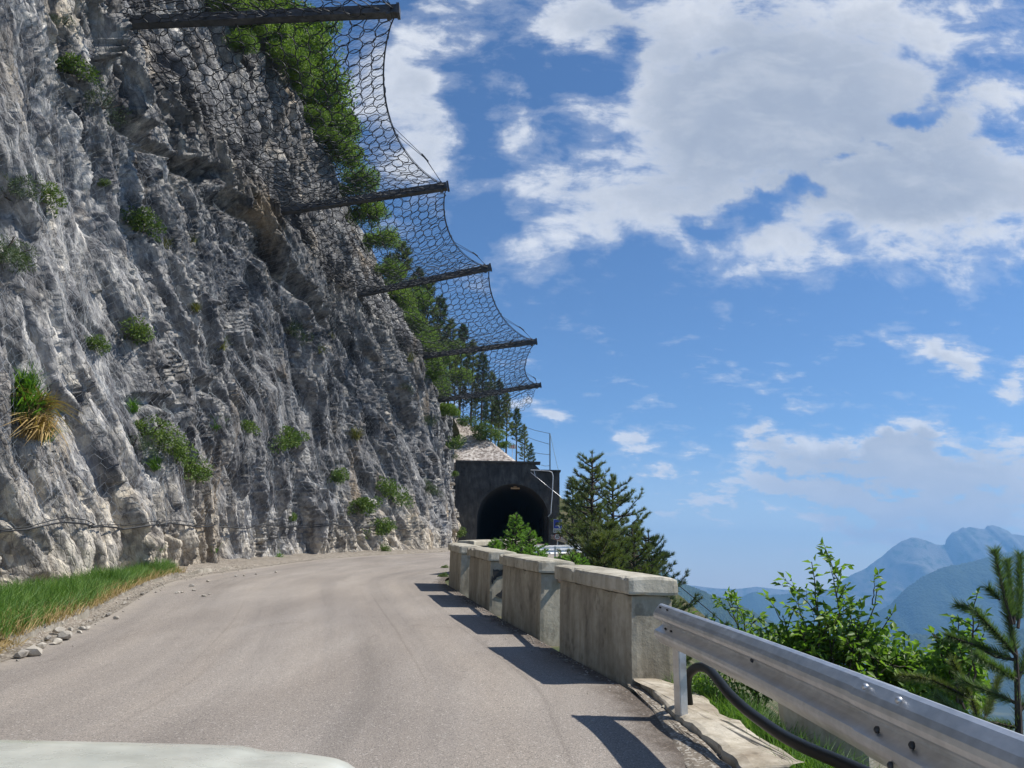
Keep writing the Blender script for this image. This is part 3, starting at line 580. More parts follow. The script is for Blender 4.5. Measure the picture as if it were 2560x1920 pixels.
for i in range(5):
    root = empty('ring_net', (BASES[i] + TIPS[i + 1]) / 2, 'dark ring net panel ' + BAY[i], 'rockfall net', 'ring net panels overhanging the road')
    Lu = np.linalg.norm(TIPS[i + 1] - TIPS[i]); Lv = 7.4; pit = .43; nu = int(Lu / pit); nv = int(Lv / (pit * .866))
    uc, vc = [], []
    for r in range(nv):
        for c_ in range(nu): uc.append((c_ + .25 + .5 * (r % 2)) / nu); vc.append((r + .5) / nv)
    uc, vc = np.array(uc), np.array(vc); n = len(uc); k = 16
    rr = .5 * (1 + .0 * uc); el = rng.normal(0, .09, n); ang = rng.uniform(0, math.pi, n); ju = rng.normal(0, .03, n) / nu; jv = rng.normal(0, .03, n) / nv
    PT = np.zeros((n, k, 3))
    tl = rng.normal(0, .06, (n, 2))
    for q in range(k):
        t = 2 * math.pi * q / k; ex, ey = np.cos(t) * (1 + el), np.sin(t) * (1 - el)
        dx = ex * np.cos(ang) - ey * np.sin(ang); dy = ex * np.sin(ang) + ey * np.cos(ang)
        PT[:, q] = netpt(i, uc + ju + dx * .5 / nu * 1.02, vc + jv + dy * .575 / nv * 1.02); PT[:, q, 2] += tl[:, 0] * dx + tl[:, 1] * dy
    A = PT.reshape(-1, 3); Bq = np.roll(PT, -1, axis=1).reshape(-1, 3); V, F = segtubes(A, Bq, .0165, 3)
    mesh('rings', V, F, M_ring, root)
    # finer secondary mesh lying on the rings
    fu, fv = int(Lu / .13), int(Lv / .15); gu, gv = np.meshgrid(np.arange(fu + 1) / fu, np.arange(fv + 1) / fv, indexing='ij')
    gu = gu + (.5 / fu) * (np.arange(fv + 1) % 2)[None]; G = netpt(i, gu.ravel(), gv.ravel()).reshape(fu + 1, fv + 1, 3); G[..., 2] += .05 + .02 * rng.normal(size=G.shape[:2])
    odd = (np.arange(fv) % 2)[None, :, None]
    A1 = G[:-1, :-1]; B1 = G[:-1, 1:]; B2 = np.where(odd == 1, G[1:, 1:], np.roll(G, 1, axis=0)[:-1, 1:]); 
    keep = np.ones(A1.shape[:2], bool); keep[0] = False
    V, F = segtubes(np.concatenate([A1[keep], A1[keep]]), np.concatenate([B1[keep], B2[keep]]), .003, 3); mesh('fine_mesh', V, F, M_fine, root)
    mb = MB(); u = np.linspace(0, 1, 22); oc = cubic_outer(i, u); mb.tube(oc, .022, 6); oc2 = oc + np.array([.02, 0, .05]); mb.tube(oc2, .012, 5); bl = base_line(i, u); mb.tube(bl, .022, 6); mb.tube(bl + np.array([.12, 0, .18]), .015, 5)
    # support ropes from near the tip, running outside the sagging edge
    for off, uend in ((.03, .55), (-.04, .5)):
        e_ = cubic_outer(i, np.array([uend]))[0]; mid = (e_ + TIPS[i + 1]) / 2 + np.array([.12 + off, 0, .1]); mb.tube([e_, mid, TIPS[i + 1] + np.array([-.2, off, .12])], .012, 5)
        mb.tube([mid - (TIPS[i + 1] - e_) * .03, mid + (TIPS[i + 1] - e_) * .03], .035, 6)
    for uq in (.25, .6, .85): mb.tube([netpt(i, np.array([uq]), np.array([v0]))[0] + [0, 0, .04] for v0 in np.linspace(0.1, 1, 8)], .008, 4)
    mb.build('edge_rope', M_ring, root)
# stay cable and closing side of the farthest bay
mb = MB(); mb.tube([TIPS[5] - [0.3, 0, .05], at(1250, 1010, 58)], .03, 5); mb.tube([TIPS[5] - [0.5, 0, .1], at(1150, 1030, 60)], .02, 5)
o = mb.build('steel_cable', M_rope); tag(o, 'thin pale stay cable running back from the tip of the farthest post', 'cable')
root = empty('ring_net', BASES[5], 'dark ring net end panel gathered behind the farthest post', 'rockfall net', 'ring net panels overhanging the road')
nu, nv = 18, 6; P5 = []
for r in range(nv):
    for c_ in range(nu):
        v0 = (c_ + .5 * (r % 2)) / nu; s0 = (r + .5) / nv; base = BASES[5] + (TIPS[5] - BASES[5]) * min(v0, .93); q = base + np.array([-.25 * s0, 2.2 * s0, -1.5 * s0 * (.35 + math.sin(math.pi * v0)) - .1])
        P5.append(q)
P5 = np.array(P5); k = 12; PT = np.zeros((len(P5), k, 3))
for q in range(k):
    t = 2 * math.pi * q / k; PT[:, q] = P5 + np.stack([.22 * math.cos(t) + 0 * P5[:, 0], .2 * math.sin(t) + 0 * P5[:, 0], -.15 * math.sin(t) + 0 * P5[:, 0]], -1)
V, F = segtubes(PT.reshape(-1, 3), np.roll(PT, -1, axis=1).reshape(-1, 3), .0135, 3); mesh('rings', V, F, M_ring, root)

# wire mesh draped on the lower cliff
Dm = D.copy()
for _ in range(26):   # the mesh bridges hollows: rolling maximum then smoothing
    Dm[1:-1] = np.maximum(Dm[1:-1], .5 * (Dm[:-2] + Dm[2:])); Dm[:, 1:-1] = np.maximum(Dm[:, 1:-1], .5 * (Dm[:, :-2] + Dm[:, 2:]))
MS = B + N * (Dm + .05)[..., None]
from bisect import bisect
def ms_at(y, h):
    """y (n,), h (n,) height above road -> point on drape"""
    iy = np.interp(y + SHR * (h + .3), cy, np.arange(len(cy))); z0 = GZ(y) - .3; zm = np.interp(y, MIDZ[:, 0], MIDZ[:, 1]); t = (h + .3) / (zm - z0) * TM; it = np.clip(t * (NT_ - 1), 0, NT_ - 1.01)
    i0 = np.clip(np.floor(iy).astype(int), 0, len(cy) - 2); j0 = np.clip(np.floor(it).astype(int), 0, NT_ - 2); a = (iy - i0)[:, None]; b_ = (it - j0)[:, None]
    return MS[i0, j0] * (1 - a) * (1 - b_) + MS[i0 + 1, j0] * a * (1 - b_) + MS[i0, j0 + 1] * (1 - a) * b_ + MS[i0 + 1, j0 + 1] * a * b_
cw, chh = .25, .215; ny, nh = int((44 - 8.5) / cw), int(12.4 / chh)
gy = 8.5 + np.arange(ny)[:, None] * cw + (cw / 2) * (np.arange(nh) % 2)[None]; gh = 1.25 + np.arange(nh)[None] * chh + 0 * gy
# hexagons: each lattice row split into up/down vertices
lo = ms_at(gy.ravel(), (gh - chh * .17).ravel()).reshape(ny, nh, 3); hi = ms_at(gy.ravel(), (gh + chh * .17).ravel()).reshape(ny, nh, 3)
A = [lo.reshape(-1, 3)]; Bq = [hi.reshape(-1, 3)]
up = lo[:, 1:]; A.append(hi[:, :-1].reshape(-1, 3)); Bq.append(up.reshape(-1, 3))
odd = (np.arange(nh - 1) % 2 == 1)[None, :, None]; nb = np.where(odd, np.roll(up, -1, 0), np.roll(up, 1, 0)); kp = np.ones((ny, nh - 1), bool); kp[0] = kp[-1] = False
A.append(hi[:, :-1][kp]); Bq.append(nb[kp]); A = np.concatenate(A); Bq = np.concatenate(Bq)
jt = rng.normal(0, .004, A.shape); V, F = segtubes(A, Bq + jt, .0026, 3)
o = mesh('wire_mesh', V, F, M_wire); tag(o, 'pale hexagonal wire mesh draped over the lower grey cliff face', 'wire mesh')
# overlap seams where sheets bunch into vertical pale folds
root = empty('mesh_seam', (-9, 15, 4), 'bunched pale wire folds hanging down the near cliff face', 'wire mesh'); mb_V = []; 
A, Bq = [], []
for y0, h0, h1, wd in ((15.0, 7.5, 12.5, .5), (17.5, 3.0, 8.0, .35), (13.6, 1.4, 3.4, .6), (24.0, 6, 10, .3), (29, 3, 7.0, .3), (33, 5, 9, .3), (20.5, 1.4, 4.6, .3)):
    for q in range(8):
        ya = y0 + rng.normal(0, wd * .4); hs_ = np.linspace(h0, h1, 26); yq = ya + .06 * np.sin(hs_ * 6 + q) + (hs_ - h0) * .03; P = ms_at(yq, hs_) + np.array([.05, 0, 0]) + rng.normal(0, .012, (26, 3)); A.append(P[:-1]); Bq.append(P[1:])
V, F = segtubes(np.concatenate(A), np.concatenate(Bq), .0018, 3); mesh('wire_fold', V, F, M_wire, root)
# bottom rope
mb = MB(); pts = []
yy_ = np.arange(9, 44, .45); hh_ = 1.28 + .05 * np.sin(yy_ * 1.3) + .04 * np.sin(yy_ * 3.3); P = ms_at(yy_, hh_) + np.array([.06, 0, 0]); mb.tube(P, .02, 6); mb.tube(P + np.array([.03, 0, .06]) * (1 + .6 * np.sin(yy_ * 2.1))[:, None], .011, 5)
o = mb.build('steel_cable', M_ring); tag(o, 'dark steel cable along the bottom hem of the wire mesh near the road', 'cable')

# ------------------------------------------------------------------ parapet blocks
def rough_box(V0, V1, nx, ny_, nz_, top_in=0.0, amp=.008, seed=0, bev=.025):
    """local box, origin at centre bottom; grid faces with rounded, chipped edges"""
    V = []; F = []; idx = {}
    lx, ly, lz = V1[0] - V0[0], V1[1] - V0[1], V1[2] - V0[2]
    def vid(i, j, k):
        if (i, j, k) not in idx:
            idx[(i, j, k)] = len(V); V.append([V0[0] + lx * i / nx, V0[1] + ly * j / ny_, V0[2] + lz * k / nz_])
        return idx[(i, j, k)]
    for j in range(ny_):
        for k in range(nz_):
            F.append((vid(0, j, k), vid(0, j, k + 1), vid(0, j + 1, k + 1), vid(0, j + 1, k))); F.append((vid(nx, j, k), vid(nx, j + 1, k), vid(nx, j + 1, k + 1), vid(nx, j, k + 1)))
    for i in range(nx):
        for k in range(nz_):
            F.append((vid(i, 0, k), vid(i + 1, 0, k), vid(i + 1, 0, k + 1), vid(i, 0, k + 1))); F.append((vid(i, ny_, k), vid(i, ny_, k + 1), vid(i + 1, ny_, k + 1), vid(i + 1, ny_, k)))
    for i in range(nx):
        for j in range(ny_):
            F.append((vid(i, j, 0), vid(i, j + 1, 0), vid(i + 1, j + 1, 0), vid(i + 1, j, 0))); F.append((vid(i, j, nz_), vid(i + 1, j, nz_), vid(i + 1, j + 1, nz_), vid(i, j + 1, nz_)))
    V = np.array(V); c_ = (np.array(V0) + np.array(V1)) / 2; hd = (np.array(V1) - np.array(V0)) / 2
    q = np.clip(V - c_, -(hd - bev), hd - bev); e = V - c_ - q; ne = np.linalg.norm(e, axis=1)[:, None]; V = c_ + q + np.where(ne > 0, e / (ne + 1e-9) * bev, 0)
    chip = np.clip(fbm(V * 5.0 + seed * 3.1, 3, seed) - .25, 0, 1)[:, None] * (ne > bev * 1.05)
    V = V - np.where(ne > 0, e / (ne + 1e-9), 0) * chip * .09
    V = V + amp * np.stack([fbm(V * 3 + seed, 3, seed + k * 7) for k in range(3)], -1)
    return V, F
blocks = [((1.21, 7.85), (.64, 9.95)), (gnd(1351, 1588.5)[:2], gnd(1254, 1541)[:2]), (gnd(1223.5, 1520)[:2], gnd(1171, 1491)[:2]), (gnd(1150, 1480)[:2], gnd(1122, 1460)[:2]), ((-1.5, 23.5), (-.95, 25.3)), ((-.55, 26.2), (.55, 27.7))]
BLB = ['nearest and largest concrete parapet block, stained brown, behind the guard rail end', 'second concrete parapet block from the guard rail, with a pale sunlit patch on its end', 'third concrete parapet block from the guard rail, with torn black paint on its end',
       'fourth concrete parapet block from the guard rail, last one seen whole at the bend', 'concrete parapet block just past the bend, only its cap showing', 'far concrete parapet block nearest the larch and tunnel, cap showing']
bends = []
for i, (a, b_) in enumerate(blocks):
    a, b_ = np.array(a, float), np.array(b_, float); d = b_ - a; L = float(np.hypot(*d)); d = d / L; nrm = np.array([d[1], -d[0]])   # towards valley
    T = .44; mid = (a + b_) / 2 + nrm * T / 2; zb = float(GZ(mid[1])); root = empty('parapet_block', (mid[0], mid[1], zb), BLB[i], 'concrete block', 'concrete parapet blocks along the outer road edge')
    ex = np.array([d[0], d[1], SL * d[1]]); ey = np.array([nrm[0], nrm[1], 0.0])
    def place(V): return np.array([mid[0], mid[1], zb]) + V[:, :1] * ex + V[:, 1:2] * ey + V[:, 2:3] * np.array([0, 0, 1.0])
    V, F = rough_box((-L / 2, -T / 2, -.25), (L / 2, T / 2, .83), 28, 8, 16, amp=.009, seed=i, bev=.02); V[:, 1] *= 1 + .05 * (1 - V[:, 2] / .83); mesh('body', place(V), F, M_conc, root, smooth=False)
    V, F = rough_box((-L / 2 - .06, -T / 2 - .055, .832), (L / 2 + .06, T / 2 + .055, 1.0), 34, 10, 5, amp=.008, seed=i + 20, bev=.028); V[:, 2] += .02 * (V[:, 2] > .95) * (1 - (V[:, 1] / .28) ** 2); mesh('cap', place(V), F, M_cap, root, smooth=False)
    bends.append((place(np.array([[-L / 2, 0, .745]]))[0], place(np.array([[L / 2, 0, .745]]))[0], ex, ey, place))
    if i == 2:   # torn black paint on the near end
        def patch(pts, nm, zs, zo):
            pts = np.array(pts, float); out = []
            for s0 in (0, 1):
                for (yy0, zz0) in pts: out.append((-L / 2 - .013 - .004 * s0, yy0, zz0 * zs + zo))
            n = len(pts); F = [tuple(range(n, 2 * n))] + [tuple(range(n))[::-1]] + [(k, (k + 1) % n, n + (k + 1) % n, n + k) for k in range(n)]
            mesh(nm, place(np.array(out)), F, M_black, root)
        patch([(-.17, .66), (-.14, .63), (-.09, .65), (-.04, .62), (.0, .64), (.05, .67), (.1, .69), (.15, .72), (.19, .745), (.19, .66), (.15, .6), (.1, .56), (.06, .5), (.0, .47), (-.05, .45), (-.1, .42), (-.12, .36), (-.15, .33), (-.17, .37), (-.15, .45), (-.17, .5)], 'black_patch', .62, .28)
        patch([(-.12, .0), (-.08, -.03), (.0, -.07), (.08, -.09), (.17, -.06), (.2, .0), (.2, .13), (.2, .28), (.16, .3), (.1, .24), (.05, .2), (.0, .13), (-.03, .08), (-.08, .04)], 'black_patch', .75, .22)
        patch([(-.19, .46), (-.17, .43), (-.16, .3), (-.175, .22), (-.19, .25), (-.2, .36)], 'black_patch', .62, .28)
for i in range(3):
    a = bends[i + 1][0]; b_ = bends[i][1]
    mb = MB(); dd = (a - b_) / np.linalg.norm(a - b_); nn = bends[i][3]; mb.tube([b_ - dd * .02 + nn * .07, a + dd * .02 + nn * .07], .042, 12)
    o = mb.build('rail_pipe', M_pipe, smooth=False); tag(o, ['short pinkish pipe joining the two nearest parapet blocks', 'short pinkish pipe in the gap beside the black paint', 'short pipe in the gap before the fourth parapet block'][i], 'pipe', 'pipes joining the parapet blocks')

# ------------------------------------------------------------------ guard rail
prof_ = [(0.0, .31), (.012, .312), (.03, .302), (.062, .268), (.078, .245), (.083, .225), (.078, .205), (.03, .180), (.008, .165), (.004, .155), (.008, .145), (.03, .130), (.078, .105), (.083, .085), (.078, .065), (.062, .042), (.03, .008), (.012, -.002), (0.0, 0)]
def w_beam(path, root, name, th=.004, off=0.0):
    path = np.array(path, float); T = np.gradient(path, axis=0); T[:, 2] = 0; T /= np.linalg.norm(T, axis=1)[:, None]; Nn = np.stack([T[:, 1], -T[:, 0], 0 * T[:, 0]], 1)
    Nn = np.where(Nn[:, :1] > 0, -Nn, Nn)    # towards the road
    n = len(prof_); V = []
    for i in range(len(path)):
        for (d, h) in prof_: V.append(path[i] + Nn[i] * (d + off) + np.array([0, 0, h - .31]))
        for (d, h) in prof_[::-1]: V.append(path[i] + Nn[i] * (d + off - th) + np.array([0, 0, h - .31 - (.004 if h > .2 else -.004 if h < .1 else 0)]))
    m_ = 2 * n; F = [(i * m_ + k, i * m_ + (k + 1) % m_, (i + 1) * m_ + (k + 1) % m_, (i + 1) * m_ + k) for i in range(len(path) - 1) for k in range(m_)]
    F += [tuple(range(m_))[::-1], tuple((len(path) - 1) * m_ + k for k in range(m_))]
    o = mesh(name, V, F, M_galv, root, smooth=False)
    return path, T, Nn
KP = np.array([at(1656, 1509, 6.6), at(1716, 1530, 6.2), at(1900, 1593, 4.85), at(2205, 1703, 3.29), at(2560, 1835, 2.43)])
KP = np.concatenate([KP, [KP[-1] + (KP[-1] - KP[-2]) * 1.2], [KP[-1] + (KP[-1] - KP[-2]) * 3.0]])
ky = np.linspace(KP[0, 1], KP[-1, 1], 160); RP = np.stack([np.interp(-ky, -KP[:, 1], KP[:, 0]), ky, np.interp(-ky, -KP[:, 1], KP[:, 2])], 1)
for _ in range(120): RP[1:-1] = (RP[:-2] + 2 * RP[1:-1] + RP[2:]) / 4
RS = np.concatenate([[0], np.cumsum(np.linalg.norm(np.diff(RP, axis=0), axis=1))])
def rp(q): return np.array([np.interp(q, RS, RP[:, k]) for k in range(3)])
def rdir(q): d = rp(q + .05) - rp(q - .05) if q > .06 else rp(.1) - rp(0); return d / np.linalg.norm(d)
rpx = proj(RP)[0]; sof = lambda px: float(np.interp(px, rpx, RS))
sp = sof(2172)
root = empty('guard_rail', (float(RP[0][0]), float(RP[0][1]), float(GZ(RP[0][1]))), 'galvanised steel guard rail running from the nearest parapet block to the right', 'guard rail')
w_beam([rp(q) for q in np.linspace(0, sp + .32, 30)], root, 'rail_beam'); w_beam([rp(q) for q in np.linspace(sp, RS[-1], 40)], root, 'rail_beam', off=.010)
def rnrm(q): d = rdir(q); n_ = np.array([d[1], -d[0], 0]); n_ /= np.linalg.norm(n_); return -n_ if n_[0] < 0 else n_
for pq in (sof(1670), sof(1670) + 4.0):
    c_ = rp(pq); d_ = rdir(pq); nrm = rnrm(pq); zb = float(GZ(c_[1])) - .25; mb = MB(); R = np.stack([np.array([d_[0], d_[1], 0]), nrm, np.array([0, 0, 1.0])], 1); hp = c_[2] - .08 - zb
    q = np.array([c_[0], c_[1], zb + hp / 2]) + nrm * .055; mb.box(q, (.11, .006, hp), R); mb.box(q + nrm * .030 + R[:, 0] * .058, (.006, .055, hp), R); mb.box(q + nrm * .030 - R[:, 0] * .058, (.006, .055, hp), R)
    mb.build('post', M_galv, root)
def disc(c, n_, r, th, k=10):
    mb = MB(); n_ = np.array(n_, float); n_ /= np.linalg.norm(n_); mb.tube([c, c + n_ * th * .6, c + n_ * th], [r, r * .9, r * .35], k); return mb
for px_, hz, dpt in ((2205, .285, .062), (2292, .285, .062), (2215, .135, .045), (2270, .05, .085), (1885, .165, .02), (2300, .14, .04)):
    q = sof(px_); rd = -rnrm(q); c_ = rp(q) + np.array([0, 0, hz - .31]) + rd * (dpt + (.008 if q > sp else 0) - .004); disc(c_, rd * .6 + np.array([0, 0, .8 if hz > .25 else .1]), .015, .016).build('bolt', M_postm if hz < .2 else M_galv, root, smooth=True)
for px_, hz, dp in ((1664, .287, .047), (1682, .287, .047), (1672, .13, .034), (1686, .13, .034)):
    q = sof(px_); rd = -rnrm(q); c_ = rp(q) + np.array([0, 0, hz - .31]) + rd * dp; mb = MB(); n_ = (rd * .6 + np.array([0, 0, .8])); d_ = rdir(q); mb.tube([c_ + n_ * .002 - d_ * .014, c_ + n_ * .004, c_ + n_ * .002 + d_ * .014], [.006, .009, .006], 8); mb.build('bolt_hole', M_black, root)
root2 = empty('guard_rail', (-.2, 28, float(GZ(28))), 'distant pale guard rail between the far parapet blocks and the tunnel', 'guard rail')
pth = [(.9, 28.0), (1.6, 28.9), (2.3, 29.8), (3.0, 31.3), (3.3, 34), (3.35, 40), (3.35, 50), (3.35, 62)]
w_beam([np.array([x, y, float(GZ(y)) + .78]) for x, y in pth], root2, 'rail_beam')
for x, y in ((1.62, 28.8), (3.05, 31.2), (3.38, 36), (3.42, 42), (3.42, 48)):
    mb = MB(); mb.box((x + .06, y, float(GZ(y)) + .25), (.06, .1, 1.0)); mb.build('post', M_galv, root2)

# pale concrete ledge, loose rock, broken concrete block and black conduit by the rail
led = [gnd(*p) for p in ((1604, 1722), (1650, 1708), (1720, 1735), (1775, 1765), (1800, 1800), (1850, 1822), (1900, 1862), (1945, 1890), (1975, 1945), (1860, 1945), (1820, 1905), (1780, 1870), (1740, 1838), (1692, 1805), (1652, 1765))]
led = np.array(led)
def ledge(name, poly, top=.05, seed=1, mt=M_pale):
    pts = []
    for i in range(len(poly)):
        a, b_ = poly[i], poly[(i + 1) % len(poly)]
        for t in np.linspace(0, 1, 5)[:-1]: q = a + (b_ - a) * t; pts.append(q + np.array([rng.normal(0, .008), rng.normal(0, .008), 0]))
    pts = np.array(pts); cen = pts.mean(0); n = len(pts); V = []; rings = [(1.0, -.3), (1.0, top * .5), (.97, top), (.8, top + .012), (.55, top + .016), (.25, top + .02)]
    ax = poly[len(poly) // 2 - 1] - poly[0]; ax = ax / np.linalg.norm(ax)
    for k, (s0, h) in enumerate(rings):
        for p in pts:
            along = np.dot(p - cen, ax); core = cen + ax * along * (1.0 if s0 > .5 else 1.0); q = core + (p - core) * s0 if s0 < 1 else p.copy()
            q = q.copy(); q[2] = float(GZ(q[1])) + h + .012 * float(vnoise(np.array([q[0] * 6, q[1] * 6, seed]))); V.append(q)
    F = [(k * n + i, k * n + (i + 1) % n, (k + 1) * n + (i + 1) % n, (k + 1) * n + i) for k in range(len(rings) - 1) for i in range(n)]
    F.append(tuple((len(rings) - 1) * n + i for i in range(n)))
    return mesh(name, V, F, mt)
o = ledge('concrete_ledge', led); tag(o, kind='structure')
o = ledge('roadside_dirt', np.array([gnd(*p) for p in ((1590, 1722), (1604, 1716), (1655, 1765), (1692, 1805), (1745, 1842), (1830, 1925), (1840, 1960), (1745, 1960), (1700, 1890), (1668, 1838), (1630, 1780))]), .006, 3, M_dirt); tag(o, kind='structure')
mb_ = np.array([gnd(1990, 1845), gnd(2110, 1870)])
V, F = rough_box((-.36, -.23, -.35), (.36, .23, .40), 12, 8, 14, amp=.016, seed=71, bev=.03)
c0 = at(2085, 1868, 6.0); an = math.radians(-55); Rz = np.array([[math.cos(an), -math.sin(an), 0], [math.sin(an), math.cos(an), 0], [0, 0, 1]]); V = V @ Rz.T + np.array([c0[0] + .05, c0[1], c0[2]])
o = mesh('concrete_block', V, F, M_pale); tag(o, 'broken pale concrete block standing in grass behind the guard rail', 'concrete block')
def stone_mesh(seed, n=2):
    import bmesh
    bm = bmesh.new(); bmesh.ops.create_icosphere(bm, subdivisions=n, radius=1.0); V = np.array([v.co[:] for v in bm.verts]); F = [tuple(v.index for v in f.verts) for f in bm.faces]; bm.free()
    r = np.random.default_rng(seed)
    for _ in range(9):
        nn = r.normal(size=3); nn /= np.linalg.norm(nn); dd = r.uniform(.45, .8); ex = np.maximum(V @ nn - dd, 0); V -= ex[:, None] * nn
    return V * np.array([1.15, .9, .62]), F
def stone(p, s, label, group=None, seed=0, rz=0.0, name='stone', mt=None):
    V, F = stone_mesh(seed); cr, sr = math.cos(rz), math.sin(rz); V = V * s; V = V @ np.array([[cr, sr, 0], [-sr, cr, 0], [0, 0, 1]])
    o = mesh(name, V + p + np.array([0, 0, s * .32]), F, mt or M_stone, origin=p); return tag(o, label, 'stone', group)
q = gnd(1822, 1862); stone(q, .085, 'angular grey rock lying on the pale concrete ledge', seed=4, rz=.5)
q = gnd(1672, 1778); stone(q, .06, 'smooth white stone at the foot of the guard rail post', seed=9, mt=M_cap)
k = 0
LSB = {0: 'dark stone lying alone on the road beyond the kerb end', 1: 'small grey stone beside the dark one on the road', 2: 'small pebble on the road in front of the guard rail shadow', 3: 'tiny pale pebble on the road left of the nearest block shadow'}
for px, py, s in ((510, 1492, .055), (523, 1487, .035), (1480, 1804, .018), (1470, 1736, .015)):
    stone(gnd(px, py), s, LSB[k], seed=30 + k, rz=k); k += 1
protos = []
for j in range(4):
    V, F = stone_mesh(50 + j, 2 if j < 2 else 1); me = bpy.data.meshes.new('stone'); me.from_pydata([tuple(v) for v in V], [], F); me.materials.append(M_stone); protos.append(me)
for px, py, s in ((478, 1467, .07), (484, 1478, .05), (443, 1484, .06), (455, 1483, .04), (145, 1585, .09), (165, 1600, .11), (176, 1578, .05), (140, 1610, .07), (205, 1575, .05), (219, 1574, .05), (198, 1582, .04), (118, 1600, .06), (100, 1622, .08), (270, 1540, .06), (290, 1548, .05), (355, 1487, .06), (390, 1482, .04), (590, 1442, .05), (610, 1440, .04), (640, 1436, .04), (690, 1432, .05), (80, 1640, .12), (50, 1645, .1), (310, 1510, .05), (520, 1455, .05)):
    p = gnd(px, py); o = bpy.data.objects.new('stone', protos[int(s * 997) % 4]); link(o); o.location = (p[0], p[1], p[2] + s * .4); o.scale = (s,) * 3; o.rotation_euler = (0, 0, px * .37)
    tag(o, 'loose pale stone lying along the kerb under the cliff', 'stone', 'loose stones along the kerb')
# gravel crumbs along block feet and cliff foot
GV = []; GF = []
V0, F0 = stone_mesh(77, 1); V0 = np.array(V0); n0 = 0
def crumbs(cx, cy_, s):
    global n0
    a = rng.uniform(0, 6.28); R = np.array([[math.cos(a), math.sin(a), 0], [-math.sin(a), math.cos(a), 0], [0, 0, 1]]); GV.append(V0 * s @ R + np.array([cx, cy_, float(GZ(cy_)) + s * .35])); GF.append(np.array(F0) + n0); n0 += len(V0)
for _ in range(420):
    y = rng.uniform(7.5, 22); crumbs(float(Rf(y)) - abs(rng.normal(0, .13)) - .02, y, rng.uniform(.006, .02))
for _ in range(500):
    y = rng.uniform(8, 44); crumbs(float(Lf(y)) + rng.normal(-.12, .16), y, rng.uniform(.008, .028))
for _ in range(150):
    y = rng.uniform(4.6, 7.6); crumbs(float(Rf(y)) + rng.normal(.05, .1), y, rng.uniform(.005, .016))
for _ in range(60):
    y = rng.uniform(4, 30); crumbs(rng.uniform(float(Lf(y)), float(Rf(y))), y, rng.uniform(.004, .008))
o = mesh('gravel', np.concatenate(GV), np.concatenate(GF), M_stone); tag(o, 'fine pale gravel scattered along both road edges', 'gravel', kind='stuff')
# conduit
cp_ = [at(px, py, y) for px, py, y in ((1722, 1760, 6.75), (1716, 1715, 6.7), (1722, 1682, 6.6), (1744, 1666, 6.45), (1770, 1670, 6.25), (1795, 1700, 6.0), (1825, 1738, 5.75), (1865, 1775, 5.5), (1910, 1808, 5.2), (1960, 1842, 4.9), (2020, 1872, 4.6), (2100, 1905, 4.3), (2200, 1950, 4.0), (2350, 2040, 3.6))]
cp_ = np.array(cp_); tt = np.linspace(0, len(cp_) - 1, 90); P = np.stack([np.interp(tt, np.arange(len(cp_)), cp_[:, k]) for k in range(3)], 1)
for _ in range(6): P[1:-1] = (P[:-2] + P[1:-1] * 2 + P[2:]) / 4
mb = MB(); mb.tube(P, .036, 14); o = mb.build('cable_conduit', M_plastic, smooth=True); tag(o, 'thick black plastic conduit looping out below the guard rail', 'conduit')

# ------------------------------------------------------------------ tunnel portal
cx, spr, rad = float(at(1282, 1300, PY0)[0]), float(at(1282, 1298, PY0)[2]), 2.95
zt = float(at(1250, 1157, PY0)[2]); zt2 = float(at(1375, 1178, PY0)[2]); zg = float(GZ(PY0)); xl, xr, xs_ = -4.6, float(at(1399, 1200, PY0)[0]), float(at(1351, 1165, PY0)[0])
root = empty('tunnel_portal', (cx, PY0, zg), 'dark weathered concrete tunnel portal with round arch at the road end', 'tunnel portal')
n = 28; arch = [(cx - rad, zg - .5), (cx - rad, spr)] + [(cx - rad * math.cos(t), spr + rad * .98 * math.sin(t)) for t in np.linspace(0, math.pi, n)[1:-1]] + [(cx + rad, spr), (cx + rad, zg - .5)]
def outer_pt(x):   # matching outer outline point above each arch point
    return zt if x < xs_ else zt2
V = []; F = []
outl = [(xl, zg - .5), (xl, spr)]
for (x, z) in arch[2:-2]:
    t = math.atan2(z - spr, x - cx); ox = cx + (x - cx) / rad * max(cx - xl, xr - cx) * 1.2; ox = min(max(ox, xl), xr); outl.append((ox, outer_pt(ox)))
outl += [(xr, spr), (xr + .55, zg - .5)]
Np = len(arch)
for (yv) in (PY0, PY0 + .9):
    for (x, z) in arch: V.append((x, yv, z))
    for (x, z) in outl: V.append((x, yv, z))
for i in range(Np - 1):
    F.append((i, i + 1, Np + i + 1, Np + i)); F.append((Np + i, Np + i + 1, 3 * Np + i + 1, 3 * Np + i)); F.append((i + 1, i, 2 * Np + i, 2 * Np + i + 1)); F.append((2 * Np + i + 1, 2 * Np + i, 3 * Np + i, 3 * Np + i + 1))
F.append((0, Np, 3 * Np, 2 * Np)); F.append((Np - 1, 2 * Np - 1 + 2 * Np, 2 * Np - 1, Np - 1)[:3]) 
mesh('wall', V, F, M_dark, root)
mb = MB()   # raised coping and step
mb.box(((xl + xs_) / 2, PY0 + .4, zt + .07), (xs_ - xl, 1.1, .14)); mb.box(((xs_ + xr) / 2 + .05, PY0 + .4, zt2 + .05), (xr - xs_ + .1, 1.1, .10)); mb.build('coping', M_dark, root)
V = []; segs = 20; a_in = [(x + (cx - x) * .004, z - (.01 if z > spr + .5 else 0)) for x, z in arch]
for k in range(segs + 1):
    for (x, z) in a_in: V.append((x, PY0 + .35 + k * 2.2, z + k * .05 * 0))
F = [(k * Np + i, (k + 1) * Np + i, (k + 1) * Np + i + 1, k * Np + i + 1) for k in range(segs) for i in range(Np - 1)] + [tuple(segs * Np + i for i in range(Np))]
